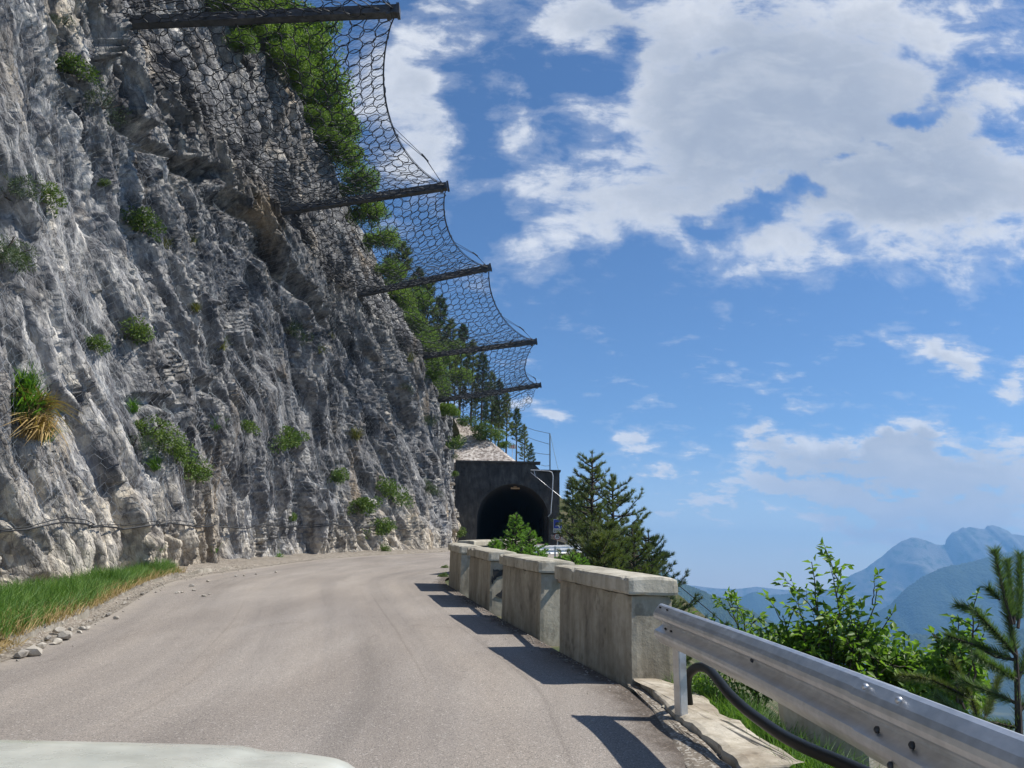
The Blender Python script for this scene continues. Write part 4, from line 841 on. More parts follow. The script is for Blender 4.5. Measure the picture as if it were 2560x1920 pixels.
V += [(cx - rad, PY0 - .2, zg - .02), (cx + rad, PY0 - .2, zg - .02), (cx + rad, PY0 + 46, zg + .1), (cx - rad, PY0 + 46, zg + .1)]; F.append((len(V) - 4, len(V) - 3, len(V) - 2, len(V) - 1))
mesh('lining', V, F, M_tun, root)
mb = MB()   # raised ring round the arch mouth
ring = []
for (x, z) in arch[1:-1]:
    for rr_, yv in ((1.0, PY0 - .02), (1.07, PY0 - .02), (1.07, PY0 + .01)): ring.append((cx + (x - cx) * rr_, yv, spr + (z - spr) * rr_))
F = [(i * 3 + k, (i + 1) * 3 + k, (i + 1) * 3 + k + 1, i * 3 + k + 1) for i in range(len(arch) - 3) for k in range(2)]; mesh('arch_ring', ring, F, M_dark, root)
mb = MB(); 
for k_ in range(5):
    pm = MB(); pm.box((cx + rad - .12, PY0 + 2.5 + k_ * 3.2, zg + 1.6), (.24, .55, 3.6)); pm.build('pilaster', M_dark, root)
lp = at(1288, 1221, PY0 + .9); mb.box(lp, (.75, .3, .12)); mb.box(lp + np.array([0, 0, .12]), (.3, .1, .14)); lo_ = mb.build('lamp', mat('lamp_housing', (.45, .30, .16), .5), root)
# conduit tubes on the portal
mb = MB(); P = [at(px, py, PY0 - .12) for px, py in ((1327, 1175), (1350, 1176), (1374, 1178), (1380, 1181), (1382.5, 1190), (1381, 1230), (1378, 1265), (1377, 1284), (1370, 1292))]; mb.tube(P, .045, 8); mb.tube([at(1327, 1181, PY0 - .12), at(1350, 1200, PY0 - .12), at(1403, 1243, PY0 - .12)], .024, 6); mb.tube([at(1335, 1177, PY0 - .12), at(1338, 1189, PY0 - .12)], .03, 6)
o = mb.build('metal_tube', M_galv); tag(o, 'thin pale metal tube bent over the upper right of the portal wall', 'tube')
# wire fence on top
fb, ft = at(1375, 1176, PY0 + .5), at(1375, 1084, PY0 + .5); root = empty('wire_fence', fb, 'tall blue grey post with four wires standing on the portal top', 'fence')
mb = MB(); mb.tube([fb - [0, 0, .1], ft], .06, 8); mb.build('post', M_blueg, root)
for a, b_ in (((1303, 1064, 70), (1375, 1084, PY0 + .5)), ((1303, 1086, 70), (1375, 1111, PY0 + .5)), ((1318, 1126, 70), (1375, 1137, PY0 + .5)), ((1352, 1162, 67), (1375, 1164, PY0 + .5)), ((1376, 1086, PY0 + .5), (1396, 1176, PY0 + .4))):
    mb = MB(); p_, q_ = at(*a), at(*b_); mb.tube([p_, (p_ + q_) / 2 - [0, 0, .08], q_], .022, 5); mb.build('wire', M_blueg, root)

# ------------------------------------------------------------------ signs
def text_mesh(s, size, M, Rm, pos, parent, name):
    cu = bpy.data.curves.new('t', 'FONT'); cu.body = s; cu.size = size; cu.align_x = 'CENTER'; cu.align_y = 'CENTER'; cu.extrude = .003; cu.offset = size * .02
    ob = bpy.data.objects.new('t', cu); sc.collection.objects.link(ob); dg = bpy.context.evaluated_depsgraph_get(); me = bpy.data.meshes.new_from_object(ob.evaluated_get(dg)); bpy.data.objects.remove(ob)
    me.materials.clear(); me.materials.append(M); o = bpy.data.objects.new(name, me); link(o, parent); o.location = tuple(np.array(pos) - np.array(parent.location)); o.rotation_euler = Rm; return o
M_blue = mat('sign_blue', (.012, .035, .25), .45); M_white = mat('sign_white', (.55, .56, .53), .5); M_red = mat('sign_red', (.22, .012, .012), .45); M_blk = mat('sign_black', (.012, .012, .012), .5)
SY = 50.0; sc0 = at(1394, 1312, SY); zb = float(GZ(SY)); root = empty('road_sign', (sc0[0], SY, zb), 'blue tunnel sign with white plate above round 30 speed limit sign', 'road sign')
px2m = float((at(1395, 1312, SY) - at(1394, 1312, SY))[0])
mb = MB(); mb.tube([(sc0[0], SY + .06, zb - .8), (sc0[0], SY + .06, sc0[2] + .4)], .035, 8); mb.build('post', M_galv, root)
W1, H1 = 20 * px2m, 22 * px2m; hh1 = at(1394, 1310, SY)
def plate(c, w_, h, th, M, nm, par): mb = MB(); mb.box(c, (w_, th, h)); return mb.build(nm, M, par)
pl = plate(hh1, W1 * 1.06, H1 * 1.06, .02, M_white, 'tunnel_panel', root); plate(hh1 - [0, .016, 0], W1, H1, .012, M_blue, 'blue_field', pl) if False else None
bf = MB(); bf.box(hh1 - np.array([0, .016, 0]), (W1 * .98, .012, H1 * .98)); o = bf.build('blue_field', M_blue, root)
ar = MB(); rr_ = W1 * .32; c_ = hh1 - np.array([0, .026, .04]); pts = [c_ + np.array([-rr_, 0, -rr_ * .45])] + [c_ + np.array([-rr_ * math.cos(t), 0, rr_ * math.sin(t)]) for t in np.linspace(0, math.pi, 16)] + [c_ + np.array([rr_, 0, -rr_ * .45])]
nn_ = len(pts); V = pts + [p + np.array([0, .005, 0]) for p in pts]; mesh('tunnel_symbol', V, [tuple(range(nn_)), tuple(range(nn_, 2 * nn_))[::-1]] + [(k, (k + 1) % nn_, nn_ + (k + 1) % nn_, nn_ + k) for k in range(nn_)], M_blk, root)
rp = [c_ + np.array(q) - np.array([0, .007, 0]) for q in ((-rr_ * .9, 0, -rr_ * .5), (-.1 * rr_, 0, -rr_ * .4), (.25 * rr_, 0, .05 * rr_), (.5 * rr_, 0, -.1 * rr_), (1.1 * rr_, 0, -rr_ * 1.25), (.6 * rr_, 0, -rr_ * 1.2), (.2 * rr_, 0, -.55 * rr_), (-rr_ * .9, 0, -rr_ * .62))]
nn_ = len(rp); V = rp + [p + np.array([0, .004, 0]) for p in rp]; mesh('road_symbol', V, [tuple(range(nn_)), tuple(range(nn_, 2 * nn_))[::-1]] + [(k, (k + 1) % nn_, nn_ + (k + 1) % nn_, nn_ + k) for k in range(nn_)], M_white, root)
pp = at(1393, 1327, SY); plate(pp, W1 * 1.0, 9 * px2m, .02, M_white, 'distance_panel', root); RX = (math.radians(90), 0, 0)
text_mesh('229 m', 7 * px2m, M_blk, RX, pp - np.array([-.02, .016, 0]), root, 'distance_text')
mb = MB(); mb.box(pp + np.array([-W1 * .40, -.014, 0]), (.02, .006, .15)); mb.box(pp + np.array([-W1 * .40, -.0145, .06]), (.06, .006, .02)); mb.box(pp + np.array([-W1 * .40, -.0145, -.06]), (.06, .006, .02)); mb.build('arrow_mark', M_blk, root)
sp_ = at(1393, 1342, SY); mb = MB(); mb.tube([sp_, sp_ + np.array([0, -.02, 0])], 8.5 * px2m, 28); mb.build('limit_rim', M_red, root)
mb = MB(); mb.tube([sp_ + np.array([0, -.021, 0]), sp_ + np.array([0, -.026, 0])], 6.5 * px2m, 28); mb.build('limit_panel', M_white, root)
text_mesh('30', 9.5 * px2m, M_blk, RX, sp_ - np.array([0, .032, 0]), root, 'limit_text')
q = at(1281, 1117, 68); root = empty('small_sign', (q[0], 68, float(hill(q[0], 68.0))), 'small white sign with red figures among the pines above the tunnel', 'sign')
mb = MB(); mb.box(q, (.62, .02, .34)); mb.build('panel', M_white, root); mb = MB(); mb.tube([(q[0], 68.05, q[2] + .1), (q[0], 68.05, float(hill(q[0], 68.0)) - .3)], .03, 6); mb.build('post', M_galv, root)
text_mesh('15', .34, mat('sign_text_red', (.4, .02, .02), .5), RX, q - np.array([0, .02, 0]), root, 'number_text')

# ------------------------------------------------------------------ car
CX = -1.18
def bon(x, y):
    ax = abs(x - CX); e = ax / .84; front = (y - 1.5) / .42
    z = 1.145 - .055 * np.clip((y - 1.0), 0, 1) ** 2 * 0 + .10 * np.clip(1.9 - y, 0, 2) * .6
    z = z - .010 - .010 * np.clip((ax - .60) / .06, 0, 1) - .10 * np.clip(ax - .72, 0, 1) - 6.0 * np.clip(ax - .80, 0, 1) ** 2
    return z
xg = np.concatenate([np.linspace(-.98, -.7, 14), np.linspace(-.69, .69, 46), np.linspace(.7, .98, 14)]) + CX; yg = np.concatenate([np.linspace(.75, 1.8, 22), [1.85, 1.9, 1.93, 1.96, 1.98, 1.99]])
X, Y = np.meshgrid(xg, yg, indexing='ij'); Z = bon(X, Y) - np.clip(Y - 1.86, 0, 1) ** 2 * 6
Y = Y - .03 * ((X - CX) / .84) ** 2
root = empty('car', (CX, .8, 0), 'pale dusty car whose bonnet edge shows at the bottom left', 'car')
V = np.stack([X, Y, Z], -1); mesh('bonnet', V.reshape(-1, 3), grid_faces(*X.shape), M_car, root, smooth=True)
# front end and wings below the bonnet, hidden from here but there
fr = V[:, -1]; fr2 = fr.copy(); fr2[:, 2] -= .3; fr2[:, 1] += .05; fr3 = fr2.copy(); fr3[:, 2] = .32; fr3[:, 1] -= .02
W_ = np.stack([fr + [0, 0, -.002], fr2, fr3], 1); mesh('front_panel', W_.reshape(-1, 3), grid_faces(len(fr), 3), M_car, root, smooth=True)
for s_ in (0, -1):
    sd_ = V[s_]; a2 = sd_.copy(); a2[:, 2] = .62; a2[:, 0] += (.03 if s_ else -.03); a3 = a2.copy(); a3[:, 2] = .35; W_ = np.stack([sd_ + [0, 0, -.002], a2, a3], 1); mesh('wing', W_.reshape(-1, 3), grid_faces(len(sd_), 3), M_car, root, smooth=True)
    mb = MB(); xw = CX + (.86 if s_ else -.86); mb.tube([(xw - .1, 1.15, .36), (xw - .09, 1.15, .36), (xw + .09, 1.15, .36), (xw + .1, 1.15, .36)], [.30, .34, .34, .30], 24); wh = mb.build('wheel', M_rubber, root)

# ------------------------------------------------------------------ plants
def rand_dirs(n, up=0.0):
    d = rng.normal(size=(n, 3)); d[:, 2] += up; return d / np.linalg.norm(d, axis=1)[:, None]
def leaf_quads(P, Dr, L, W, nrm=None, fold=.25):
    """leaves: two tris-pairs folded on the midrib; P base, Dr direction, L length, W width"""
    n = len(P); L = np.broadcast_to(L, (n,))[:, None]; W = np.broadcast_to(W, (n,))[:, None]
    r = nrm if nrm is not None else rand_dirs(n, .8); s = np.cross(Dr, r); s /= np.linalg.norm(s, axis=1)[:, None] + 1e-9; u = np.cross(s, Dr)
    tip = P + Dr * L - u * L * .18; m1 = P + Dr * L * .42 + s * W * .5 + u * W * fold; m2 = P + Dr * L * .42 - s * W * .5 + u * W * fold; c_ = P + Dr * L * .5
    V = np.stack([P, m1, tip, m2, ], 1).reshape(-1, 3); b_ = np.arange(n)[:, None] * 4
    F = np.concatenate([b_ + np.array([[0, 1, 2]]), b_ + np.array([[0, 2, 3]])]); return V, F
def needles(P, Dr, L, W):
    n = len(P); L = np.broadcast_to(L, (n,))[:, None]; W = np.broadcast_to(W, (n,))[:, None]; s = np.cross(Dr, rand_dirs(n)); s /= np.linalg.norm(s, axis=1)[:, None] + 1e-9
    V = np.stack([P - s * W * .5, P + s * W * .5, P + Dr * L], 1).reshape(-1, 3); return V, np.arange(n * 3).reshape(-1, 3)
def bush_mesh(seed, n=1500, L=.13, W=.07, shape=(1, 1, .8), clumps=16):
    r = np.random.default_rng(seed); cc = r.normal(size=(clumps, 3)); cc /= np.linalg.norm(cc, axis=1)[:, None]; cc *= r.uniform(.35, .95, (clumps, 1)); cc[:, 2] = np.abs(cc[:, 2]) * .9
    rad_ = r.uniform(.18, .42, clumps); k = r.integers(0, clumps, n); d = r.normal(size=(n, 3)); d /= np.linalg.norm(d, axis=1)[:, None]; P = cc[k] + d * (rad_[k] * r.uniform(.3, 1.0, n) ** .5)[:, None]
    P = P * np.array(shape); Dr = d * .7 + rand_dirs(n) * .6 + np.array([0, 0, .1]); Dr /= np.linalg.norm(Dr, axis=1)[:, None]
    return leaf_quads(P, Dr, L * r.uniform(.6, 1.2, n), W * r.uniform(.7, 1.2, n))
def as_mesh(name, V, F, M):
    me = bpy.data.meshes.new(name); n, k = F.shape; me.vertices.add(len(V)); me.vertices.foreach_set('co', V.astype(np.float32).ravel()); me.loops.add(n * k); me.loops.foreach_set('vertex_index', F.astype(np.int32).ravel())
    me.polygons.add(n); me.polygons.foreach_set('loop_start', np.arange(0, n * k, k, dtype=np.int32)); me.polygons.foreach_set('loop_total', np.full(n, k, dtype=np.int32)); me.update(calc_edges=True); me.materials.append(M); return me
def stems_mesh(seed, n=7, r0=.03):
    mb = MB(); r = np.random.default_rng(seed)
    for _ in range(n):
        d = r.normal(size=3); d[2] = abs(d[2]) + .5; d /= np.linalg.norm(d); P = [np.zeros(3), d * .35 + r.normal(0, .04, 3), d * .75 + r.normal(0, .07, 3)]; mb.tube(P, [r0, r0 * .7, r0 * .3], 5)
    V = np.concatenate(mb.V); me = bpy.data.meshes.new('stem'); me.from_pydata([tuple(v) for v in V], [], mb.F); me.materials.append(M_bark); return me
bushes = [as_mesh('foliage', *bush_mesh(i, 1900, .12, .065, clumps=20), M_bush) for i in range(4)]
darkb = [as_mesh('foliage', *bush_mesh(20 + i, 2400, .10, .02, clumps=18), M_pine) for i in range(2)]
bigb = [as_mesh('foliage', *bush_mesh(40 + i, 9000, .075, .045, clumps=46), M_bright) for i in range(3)]
stemm = [stems_mesh(i) for i in range(2)]
def tuft_mesh(seed, n=260, L=1.0, droop=.35, M=M_tuft, wd=.03):
    r = np.random.default_rng(seed); a = r.uniform(0, 6.28, n); lean = r.uniform(.05, .75, n); P0 = np.stack([r.normal(0, .1, n), r.normal(0, .1, n), r.normal(0, .05, n)], 1); l = L * r.uniform(.45, 1.0, n)
    d = np.stack([np.cos(a) * lean, np.sin(a) * lean, 1 - lean * .4], 1); d /= np.linalg.norm(d, axis=1)[:, None]; s = np.stack([-np.sin(a), np.cos(a), 0 * a], 1) * wd
    P1 = P0 + d * l[:, None] * .55; P2 = P0 + d * l[:, None] + np.stack([np.cos(a) * droop * l * .4, np.sin(a) * droop * l * .4, -droop * l * (lean + .2)], 1)
    V = np.stack([P0 - s / 2, P0 + s / 2, P1 + s / 2, P1 - s / 2, P2], 1).reshape(-1, 3); b_ = np.arange(n)[:, None] * 5
    F = np.concatenate([b_ + np.array([[0, 1, 2]]), b_ + np.array([[0, 2, 3]]), b_ + np.array([[3, 2, 4]])]); return as_mesh('tuft', V, F, M)
tufts = [tuft_mesh(1), tuft_mesh(2, M=M_grass), tuft_mesh(3, M=M_straw, droop=.9)]
def plant(px, py, spx, kind, label, group=None, sink=.1, grow=None):
    p, n_, z = surf(px, py, sink); s = spx / FPX * z
    if kind in ('bush', 'dark', 'big'):
        root = empty('shrub', p, label, 'shrub', group); ms_ = {'bush': bushes, 'dark': darkb, 'big': bigb}[kind]; f = bpy.data.objects.new('foliage', ms_[(int(px) * 7 + int(py)) % len(ms_)]); link(f, root); st = bpy.data.objects.new('stem', stemm[int(px) % 2]); link(st, root)
        root.scale = (s * .62,) * 3; root.rotation_euler = (0, math.radians(18), (px * .731) % 6.28)
    else:
        o = bpy.data.objects.new('grass_tuft', tufts[{'tuft': 0, 'grass': 1, 'straw': 2}[kind]]); link(o); o.location = tuple(p); o.scale = (s * .75,) * 3; o.rotation_euler = (0, math.radians(25), (px * .731) % 6.28); tag(o, label, 'grass tuft', group)
GC = 'shrubs rooted in the cliff face'; GTf = 'grass tufts rooted in the cliff face'
plant(180, 190, 120, 'bush', 'light green shrub high on the cliff left of the nearest post', GC)
plant(262, 275, 110, 'dark', 'dark conifer shrub below the base of the nearest post', GC)
plant(170, 60, 70, 'dark', 'dark shrub at the top left of the cliff', GC)
plant(30, 500, 150, 'dark', 'dark conifer shrub at the left picture edge, uppermost of two', GC)
plant(25, 650, 150, 'dark', 'dark conifer shrub at the left picture edge, lower of two', GC)
plant(115, 510, 90, 'bush', 'sparse light green shrub beside the dark conifer at the left edge', GC)
plant(355, 570, 100, 'bush', 'rounded green shrub midway up the cliff below the post shadow', GC)
plant(270, 465, 34, 'bush', 'tiny bright green shrub above the rounded one', GC)
plant(338, 850, 95, 'bush', 'feathery green shrub on a ledge in the middle of the near face', GC)
plant(244, 875, 70, 'bush', 'faint green shrub behind the wire mesh, left of the feathery one', GC)
plant(732, 834, 90, 'dark', 'dark green shrub under the dark overhang', GC)
plant(350, 1030, 60, 'grass', 'green grass tuft behind wire mesh above the big shrub cluster', GTf)
plant(395, 1090, 100, 'bush', 'upper shrub of the green cluster low on the cliff', GC)
plant(430, 1130, 100, 'bush', 'middle shrub of the green cluster low on the cliff', GC)
plant(480, 1180, 100, 'bush', 'bright lowest shrub of the green cluster low on the cliff', GC)
plant(346, 1115, 90, 'dark', 'dark green shrub left of the green cluster', GC)
plant(400, 1168, 70, 'grass', 'green grass tuft under the green shrub cluster', GTf)
plant(545, 1075, 70, 'grass', 'pale grass tuft right of the green shrub cluster', GTf)
plant(618, 1080, 70, 'bush', 'slender green shrub in the cleft right of the pale tuft', GC)
plant(728, 1111, 95, 'bush', 'round dark green shrub in the lower middle of the cliff', GC)
plant(846, 1205, 66, 'bush', 'bright green shrub right of the round dark one', GC)
plant(732, 1302, 54, 'bush', 'small green shrub just above the hem cable', GC)
plant(900, 1094, 55, 'tuft', 'yellow green grass tuft on the far half of the cliff', GTf)
plant(980, 1243, 84, 'bush', 'wide green shrub low on the far cliff', GC)
plant(1074, 1224, 56, 'dark', 'dark little pine clinging to the far cliff near the portal', GC)
plant(907, 1285, 84, 'bush', 'upper of the two bright shrubs near the foot of the far cliff', GC)
plant(950, 1325, 74, 'bush', 'lower of the two bright shrubs near the foot of the far cliff', GC)
plant(1016, 982, 44, 'dark', 'small dark shrub on the far rock below the net', GC)
plant(1035, 905, 50, 'tuft', 'ochre green tuft on the far rock edge', GTf)
plant(839, 848, 40, 'tuft', 'ochre tuft beside the dark overhang, higher one', GTf)
plant(810, 884, 44, 'tuft', 'ochre tuft beside the dark overhang, lower one', GTf)
plant(496, 785, 44, 'tuft', 'small ochre tuft in the middle of the near face', GTf)
plant(425, 628, 54, 'tuft', 'ochre tuft right of the rounded green shrub', GTf)
plant(493, 605, 40, 'tuft', 'yellow tuft above the small ochre one', GTf)
plant(562, 867, 60, 'tuft', 'pale faded tuft under the long dark cleft', GTf)
plant(1081, 1061, 56, 'dark', 'dark shrub at the cliff edge above the portal corner', GC)
plant(1085, 955, 60, 'bush', 'green shrub at the cliff edge below the farthest post', GC)
plant(1130, 1110, 60, 'bush', 'green shrub between the cliff edge and the scree', GC)
plant(1140, 1150, 40, 'dark', 'dark shrub over the top left corner of the portal', GC)
plant(1140, 1190, 28, 'bush', 'tiny green shrub on the cliff beside the portal wall', GC)
plant(1155, 1345, 50, 'bush', 'shrub at the cliff foot beside the tunnel mouth', GC)
plant(545, 1385, 56, 'grass', 'grass tuft under the hem cable near the grass verge', GTf)
plant(697, 1402, 54, 'grass', 'green tuft at the foot of the cliff beside the road', GTf)
plant(410, 1385, 50, 'grass', 'grass tuft above the end of the grass verge', GTf)
plant(965, 1385, 40, 'bush', 'small shrub at the foot of the far cliff', GC)
for k_, (px, py, s_) in enumerate(((75, 985, 130), (60, 1030, 150), (110, 1100, 120))): plant(px, py, s_, 'grass', ['top of the big grass clump at the left edge, green', 'middle of the big grass clump at the left edge, green', 'low green tuft beside the straw at the left edge'][k_], GTf, .02)
for k_, (px, py, s_) in enumerate(((80, 1040, 150), (85, 1090, 140))): plant(px, py, s_, 'straw', ['upper dry straw tuft hanging at the left edge', 'lower dry straw tuft hanging at the left edge'][k_], GTf, -.06)
# bushes on the cliff top
GT = 'broadleaf shrubs along the cliff top'
tops = [(610, 30, 150, 36), (700, 60, 170, 36), (760, 130, 170, 36), (800, 230, 170, 37), (835, 300, 130, 38), (850, 370, 110, 38), (905, 440, 80, 42), (925, 520, 90, 43), (960, 590, 80, 45), (985, 670, 66, 47), (1000, 740, 70, 49), (1035, 800, 60, 51), (660, 0, 160, 35), (560, 10, 120, 34), (870, 470, 50, 42), (1060, 860, 80, 53), (1085, 920, 70, 55), (1100, 975, 60, 57), (780, 60, 120, 37), (1125, 1020, 50, 59)]
TL = ['at the upper picture edge beside the post', 'overlapping the post high up', 'thick and yellow green right below the post', 'at the skyline below the post', 'dark, hanging over the cliff edge', 'lower skyline, pale and feathery', 'just above the second post', 'just below the second post', 'at the edge between second and third posts', 'at the edge above the third post', 'at the edge below the third post', 'between the third and fourth posts', 'highest at the picture top', 'leftmost at the picture top', 'on the rock behind the second post', 'just above the fourth post', 'just below the fourth post', 'above the farthest post', 'against the sky under the nearest post', 'beside the pines near the farthest post']
for k_, (px, py, s_, yv) in enumerate(tops):
    p = at(px - 4, py + s_ * .25, yv - 2.5); z = (p - CP) @ CF; root = empty('shrub', p, 'green broadleaf shrub on the cliff top, ' + TL[k_], 'shrub', GT); s = s_ / FPX * z * .62
    f = bpy.data.objects.new('foliage', bigb[k_ % 3]); link(f, root); st = bpy.data.objects.new('stem', stemm[k_ % 2]); link(st, root); root.scale = (s * .98, s * .98, s * 1.1); root.rotation_euler = (0, .25, k_ * 1.3)

for k_, (px, py, s_) in enumerate(((600, 60, 130), (655, 110, 140), (590, 130, 90), (700, 170, 130), (735, 215, 80), (560, 30, 110), (640, 30, 120), (790, 300, 80), (820, 350, 70))):
    p, n_, z = surf(px, py, -.3); root = empty('shrub', p, 'green shrub behind the net, ' + ['under the left part of the post', 'directly below the middle of the post', 'leftmost below the post', 'in the thick of the mass below the post', 'right of the lowest one', 'above the post, far left', 'above the post, middle', 'on the edge halfway to the second post', 'on the edge a little above the second post'][k_], 'shrub', GT); s = s_ / FPX * z * .5
    f = bpy.data.objects.new('foliage', bigb[k_ % 3]); link(f, root); st = bpy.data.objects.new('stem', stemm[k_ % 2]); link(st, root); root.scale = (s, s, s * 1.1); root.rotation_euler = (0, .3, k_ * 2.1)

# pines
def pine_parts(seed, H=10.0, base=.15, spread=.22, tuftn=13, nb=34, nl=.42, nw=.045, top=.04, ragged=.35, up=.25):
    r = np.random.default_rng(seed); tr = MB(); zz = np.linspace(0, H, 9); P = np.stack([r.normal(0, .05, 9).cumsum() * .3, r.normal(0, .05, 9).cumsum() * .3, zz], 1); rad_ = H * .013 * (1 - zz / H) + .02; tr.tube(P, rad_, 7)
    br = MB(); NP, ND = [], []
    for b_ in range(nb):
        t = base + (1 - base) * (b_ / nb) ** .85 * .97; z0 = t * H; q0 = np.array([np.interp(z0, zz, P[:, 0]), np.interp(z0, zz, P[:, 1]), z0]); a = b_ * 2.399 + r.normal(0, .4)
        Lb = H * spread * ((1 - t) ** .75 + top) * r.uniform(1 - ragged, 1 + ragged * .6) * (1 if t > base + .1 else .8); d = np.array([math.cos(a), math.sin(a), up * r.uniform(-.3, 1.2)]); k = 7
        pts = [q0 + d * Lb * s + np.array([0, 0, .26 * Lb * s * s]) + r.normal(0, .02 * Lb, 3) * s for s in np.linspace(0, 1, k)]; br.tube(pts, np.linspace(.022 * H / 10 + .012, .008, k), 4)
        pts = np.array(pts); m_ = max(5, int(Lb * 7.0 * 10 / H))
        for j in range(m_):
            s = .25 + .75 * (j + r.uniform(0, 1)) / m_; c_ = np.array([np.interp(s, np.linspace(0, 1, k), pts[:, x]) for x in range(3)]); sd_ = np.cross(d, [0, 0, 1]); sd_ /= np.linalg.norm(sd_); side = r.choice([-1, 1]) * r.uniform(0, .38) * Lb * (1.05 - s)
            c2 = c_ + sd_ * side + d * abs(side) * .5 + np.array([0, 0, r.uniform(0, .15) * nl * 2]); br.tube([c_, c2], [.010, .006], 3)
            dd = c2 - c_ + d * .4 + np.array([0, 0, .3]); dd /= np.linalg.norm(dd)
            for u_ in (c2, c2 * .6 + c_ * .4) if abs(side) > .35 else (c2,): NP.append(np.repeat(u_[None], tuftn, 0)); x = r.normal(size=(tuftn, 3)); x /= np.linalg.norm(x, axis=1)[:, None]; ND.append(x * .75 + dd)
    NP.append(np.repeat(P[-1][None], tuftn * 2, 0)); x = r.normal(size=(tuftn * 2, 3)); x[:, 2] = np.abs(x[:, 2]) + .5; ND.append(x)
    NP = np.concatenate(NP) ; ND = np.concatenate(ND); ND /= np.linalg.norm(ND, axis=1)[:, None]; NP = NP + r.normal(0, nl * .12, NP.shape)
    V, F = needles(NP, ND, nl * r.uniform(.6, 1.1, len(NP)), nw)
    return tr, br, V, F
def pine_variant(seed, M, **k):
    tr, br, V, F = pine_parts(seed, **k); a = tr; a.add(np.concatenate(br.V), br.F)
    me = bpy.data.meshes.new('trunk'); me.from_pydata([tuple(v) for v in np.concatenate(a.V)], [], a.F); me.materials.append(M_bark); return me, as_mesh('crown', V, F, M)
pv = [pine_variant(s, M, H=10, base=b_, spread=.20, nb=60, nl=.42, nw=.06, tuftn=12) for s, M, b_ in ((1, M_pine, .35), (2, M_pineolive, .3), (3, M_pine, .42), (4, M_pineolive, .25))]
def tree(x, y, zb, H, var, label, group, wide=1.0, name='pine_tree', rz=0.0):
    root = empty(name, (x, y, zb), label, 'pine tree', group); t_ = bpy.data.objects.new('trunk', pv[var][0]); link(t_, root); c_ = bpy.data.objects.new('crown', pv[var][1]); link(c_, root); s = H / 10; root.scale = (s * wide, s * wide, s); root.rotation_euler = (0, 0, rz)
FTR = [(975, 640, 70, 'standing highest against the cliff edge'), (1008, 612, 72, 'with a dark pointed top in the middle of the net'), (1045, 672, 76, 'right of the highest pointed top'), (1072, 700, 71, 'behind the third bay of the net'), (1103, 742, 76, 'just above the fourth post'), (1128, 800, 72, 'crossed by the fourth post'), (1155, 812, 80, 'behind the fourth post, thin'), (1183, 852, 74, 'below the fourth post'), (1208, 882, 70, 'behind the last net panel'), (1060, 800, 69, 'rising over the cliff edge shrubs'), (1100, 860, 70, 'in front, low over the rock edge'),
       (1232, 930, 78, 'just right of the last net panel'), (1250, 950, 72, 'tallest one clear of the net'), (1268, 985, 69, 'leaning beside the sign'), (1292, 1020, 74, 'right of the sign'), (1312, 1062, 70, 'last tall one on the right'), (1160, 960, 70, 'above the scree, left'), (1190, 985, 72, 'above the scree, middle'), (1215, 1000, 69, 'above the scree, right'), (1140, 900, 76, 'dark one filling the gap behind'), (1328, 1108, 68, 'small one near the fence wires'), (1240, 1000, 80, 'thin one at the back by the sky')]
for k_, (px, py, yv, lb) in enumerate(FTR):
    p = at(px, py, yv); zb_ = float(hill(float(p[0]), float(yv))) - .3; tree(p[0], yv, zb_, max(2.0, p[2] - zb_), k_ % 4, 'slender pine above the tunnel, ' + lb, 'pines on the slope above the tunnel', 1.0, rz=k_ * 1.7)
for k_, (px, py, s_, yv) in enumerate(((1225, 1095, 60, 67), (1205, 1075, 50, 66.5), (1260, 1120, 44, 68), (1170, 1060, 50, 66))):
    p = at(px, py, yv); root = empty('shrub', p, 'bright green shrub at the top of the scree, ' + ['lower middle', 'upper middle', 'lowest', 'uppermost'][k_] + ' of four', 'shrub', 'shrubs at the top of the scree'); f = bpy.data.objects.new('foliage', bushes[k_]); link(f, root); st = bpy.data.objects.new('stem', stemm[k_ % 2]); link(st, root); root.scale = ((s_ / FPX * yv * .6),) * 3
for k_, (px, py, s_, yv) in enumerate(((1010, 800, 90, 66), (1060, 850, 80, 67), (1045, 760, 80, 70), (1100, 900, 80, 67), (1130, 880, 70, 72), (1150, 950, 70, 68), (1095, 960, 60, 65.5), (985, 740, 80, 66))):
    p = at(px, py, yv); root = empty('shrub', p, 'light shrub among the pines, ' + ['left, between the third and fourth posts', 'just over the base of the fourth post', 'highest and furthest back', 'below the fourth post', 'right of the one below the fourth post', 'under the last net panel', 'lowest, at the rock edge', 'leftmost, by the rock skyline'][k_], 'shrub', 'light shrubs among the slope pines')
    f = bpy.data.objects.new('foliage', bigb[k_ % 3]); link(f, root); st = bpy.data.objects.new('stem', stemm[k_ % 2]); link(st, root); root.scale = (s_ / FPX * yv * .5, s_ / FPX * yv * .5, s_ / FPX * yv * .65); root.rotation_euler = (0, 0, k_ * 1.1)
